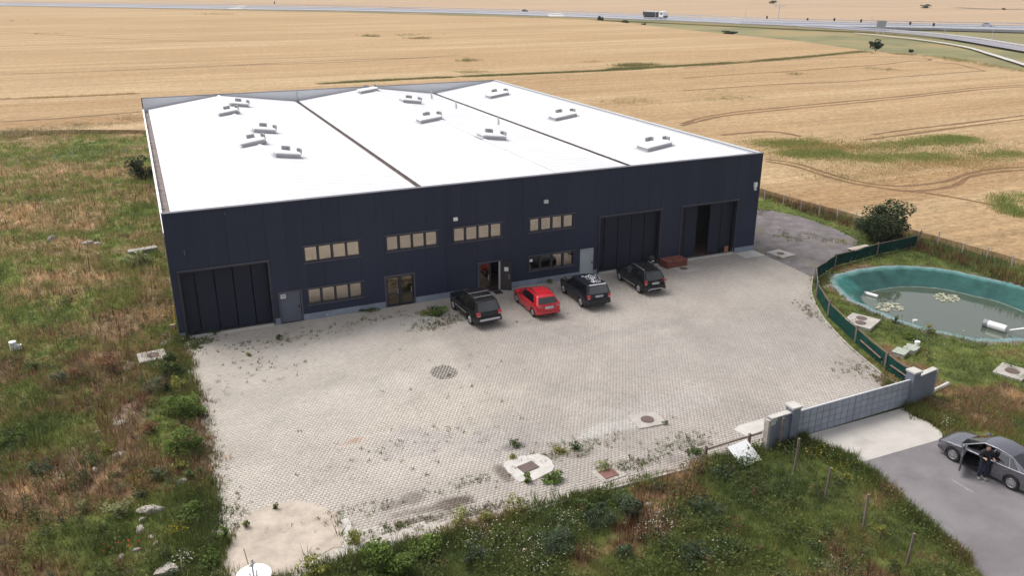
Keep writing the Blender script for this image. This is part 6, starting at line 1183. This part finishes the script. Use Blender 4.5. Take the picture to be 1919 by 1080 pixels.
for x in (-4.2, -2.9, -1.6, -.3, 1.0): mb.box((x-.05)*k, (x+.05)*k, -1.28*k, -1.21*k, 1.0*k, 2.3*k)
mb.build('tipper_rib', M_tip, bd_)
mb = MB(); mb.add([(x*k, y*k, z*k) for y in (-1.2, 1.2) for x, z in ((2.5, .7), (4.7, .7), (4.7, 1.5), (4.4, 2.55), (3.0, 2.7), (2.5, 2.5))], [tuple(range(5, -1, -1)), tuple(range(6, 12))]+[(i, (i+1) % 6, 6+(i+1) % 6, 6+i) for i in range(6)]); cb = mb.build('cab', M_white, t)
mb = MB(); mb.box(3.3*k, 4.2*k, -1.23*k, -1.205*k, 1.55*k, 2.2*k); mb.box(3.3*k, 4.2*k, 1.205*k, 1.23*k, 1.55*k, 2.2*k); mb.build('side_window', M_cglass, cb); mb = MB(); mb.box(4.71*k, 4.78*k, -1.15*k, 1.15*k, .5*k, 1.1*k); mb.build('bumper', M_blackp, t)
mb = MB(); mb.box(-5.2*k, 4.4*k, -.5*k, .5*k, .55*k, .9*k); mb.build('chassis', M_blackp, t)
v, f = lathe([(0, -.16*k), (.45*k, -.16*k), (.5*k, -.1*k), (.5*k, .1*k), (.45*k, .16*k), (0, .16*k)], 18); wm = MB().add(v, f).mesh('wheel', M_rubber, 40)
for x in (-4.6, -3.5, -2.4, 1.0, 3.6):
    for s in (1, -1): link('wheel', wm, t, (x*k, s*1.0*k, .5*k))
dang = lambda p, q: math.atan2(q[1]-p[1], q[0]-p[0])
a2 = dang((229.04, 463.55), (234.06, 441.88)); S6 = dict(S2); S6.update(wb=3.0, rails=None, plate=None, bumper=(.36, .56, M_blackp, None))
car('far_car', 'tiny dark car driving on the highway left of the truck', (229.47, 445.53, 0.75), a2, S6, M_pblack, None, True)
a3 = dang((357.96, 229.20), (362.98, 216.73)); car('far_car', 'small silver car driving on the highway at the far right', (347.31, 213.16, 0.75), a3, S6, mat('silver_paint', (.35, .35, .37), .3, metal=.4), None, True)
# sign seen from behind, utility pole, lamp posts, marker posts
c = (261.92, 192.81, 0.70); t = empty('road_sign', c, R(-38), 'large road sign seen from behind beside the slip road', 'road sign')
mb = MB(); mb.box(-1.7, 1.7, -.05, .05, 2.0, 4.9); bd2 = mb.build('board', mat('sign_back', (.40, .44, .50), .5), t); mb = MB()
for x in (-1.2, -.6, 0, .6, 1.2): mb.box(x-.06, x+.06, -.12, -.051, 2.0, 4.9)
mb.build('stiffener', M_mgrey, bd2)
for x in (-1.35, 1.35): mb = MB(); mb.box(x-.08, x+.08, -.28, -.13, 0, 4.8); mb.build('leg', M_lgrey, t)
for x in (-.8, .8): mb = MB(); mb.tube([(x, -.2, 3.4), (x, -1.4, 0)], .05, 5); mb.build('brace', M_lgrey, t)
c = (298.02, 291.67, 0.50); t = empty('utility_pole', c, R(-40), 'pale utility pole with cross arm behind the highway', 'utility pole')
mb = MB(); mb.tube([(0, 0, 0), (0, 0, 8.2)], .22, 8, 0, .14); mb.build('pole', M_lgrey, t); mb = MB(); mb.box(-2.6, 2.6, -.12, .12, 7.1, 7.35); mb.tube([(-2.2, 0, 7.2), (0, 0, 6.2)], .06, 5); mb.tube([(2.2, 0, 7.2), (0, 0, 6.2)], .06, 5); mb.build('cross_arm', M_lgrey, t)
for x in (-2.5, 0, 2.5): mb = MB(); mb.tube([(x, 0, 7.36 if x else 8.21), (x, 0, 8.0 if x else 8.8)], .14, 8); mb.build('insulator', M_lgrey, t)
for i, (p, h) in enumerate((((247.99, 326.18, 0.60), 4.6), ((272.05, 195.25, 0.70), 4.2), ((263.54, 165.53, 0.70), 4.6), ((266.71, 149.33, 0.70), 4.8), ((280.69, 266.86, 0.70), 5), ((277.00, 291.15, 0.70), 6), ((286.06, 220.73, 0.70), 4.5))):
    t = empty('lamp_post', p, 0, ['pale roadside pole in front of the dump truck', 'pale roadside pole right of the road sign', 'pale roadside pole by the slip road, nearer the road sign', 'pale roadside pole by the slip road at the far right', 'thin pale pole right of the utility pole', 'thin pale pole left of the utility pole', 'thin pale pole left of the road sign'][i], 'pole')
    mb = MB(); mb.tube([(0, 0, 0), (0, 0, h)], .10, 6, 0, .07); mb.build('pole', M_lgrey, t); mb = MB(); mb.box(-.3, .3, -.12, .12, h, h+.12); mb.build('head', M_lgrey, t)
MK = ['left of the utility pole', 'just right of the utility pole', 'second right of the utility pole', 'just left of the road sign', 'just right of the road sign', 'second right of the road sign', 'third right of the road sign', 'alone at the far left of the highway']
for i, (px, h) in enumerate((((294.19, 295.55, 0.80), 2.0), ((302.76, 276.24, 0.80), 1.6), ((308.64, 264.75, 0.80), 2.0), ((310.63, 250.09, 0.80), 2.0), ((311.65, 236.70, 0.80), 2.0), ((312.61, 224.05, 0.80), 2.0), ((313.12, 212.30, 0.80), 2.0), ((106.43, 642.86, 0.80), 3.0))):
    t = empty('marker_post', px, R(-40), 'small dark roadside marker panel '+MK[i], 'marker post', 'dark marker panels along the highway')
    mb = MB(); mb.box(-.42, .42, -.05, .05, h*.35, h); mb.build('panel', M_blackp, t); mb = MB(); mb.tube([(0, 0.1, -.3), (0, .1, h*.9)], .05, 5); mb.build('post', M_mgrey, t)
bpy.context.view_layer.update()

# ---------------------------------------------------------------- thin summer haze over the far fields
hm = bpy.data.materials.new('haze'); hm.use_nodes = True; hn = hm.node_tree; hn.nodes.clear()
pv = hn.nodes.new('ShaderNodeVolumePrincipled'); pv.inputs['Color'].default_value = (.93, .93, .96, 1); pv.inputs['Density'].default_value = 0.00011; pv.inputs['Anisotropy'].default_value = 0.0
ho = hn.nodes.new('ShaderNodeOutputMaterial'); hn.links.new(pv.outputs[0], ho.inputs['Volume'])
mb = MB(); mb.box(-2650, 3050, -950, 3050, -4.2, 24.0); tag(mb.build('haze', hm), 'thin pale summer haze over the fields', 'haze', None, 'stuff')
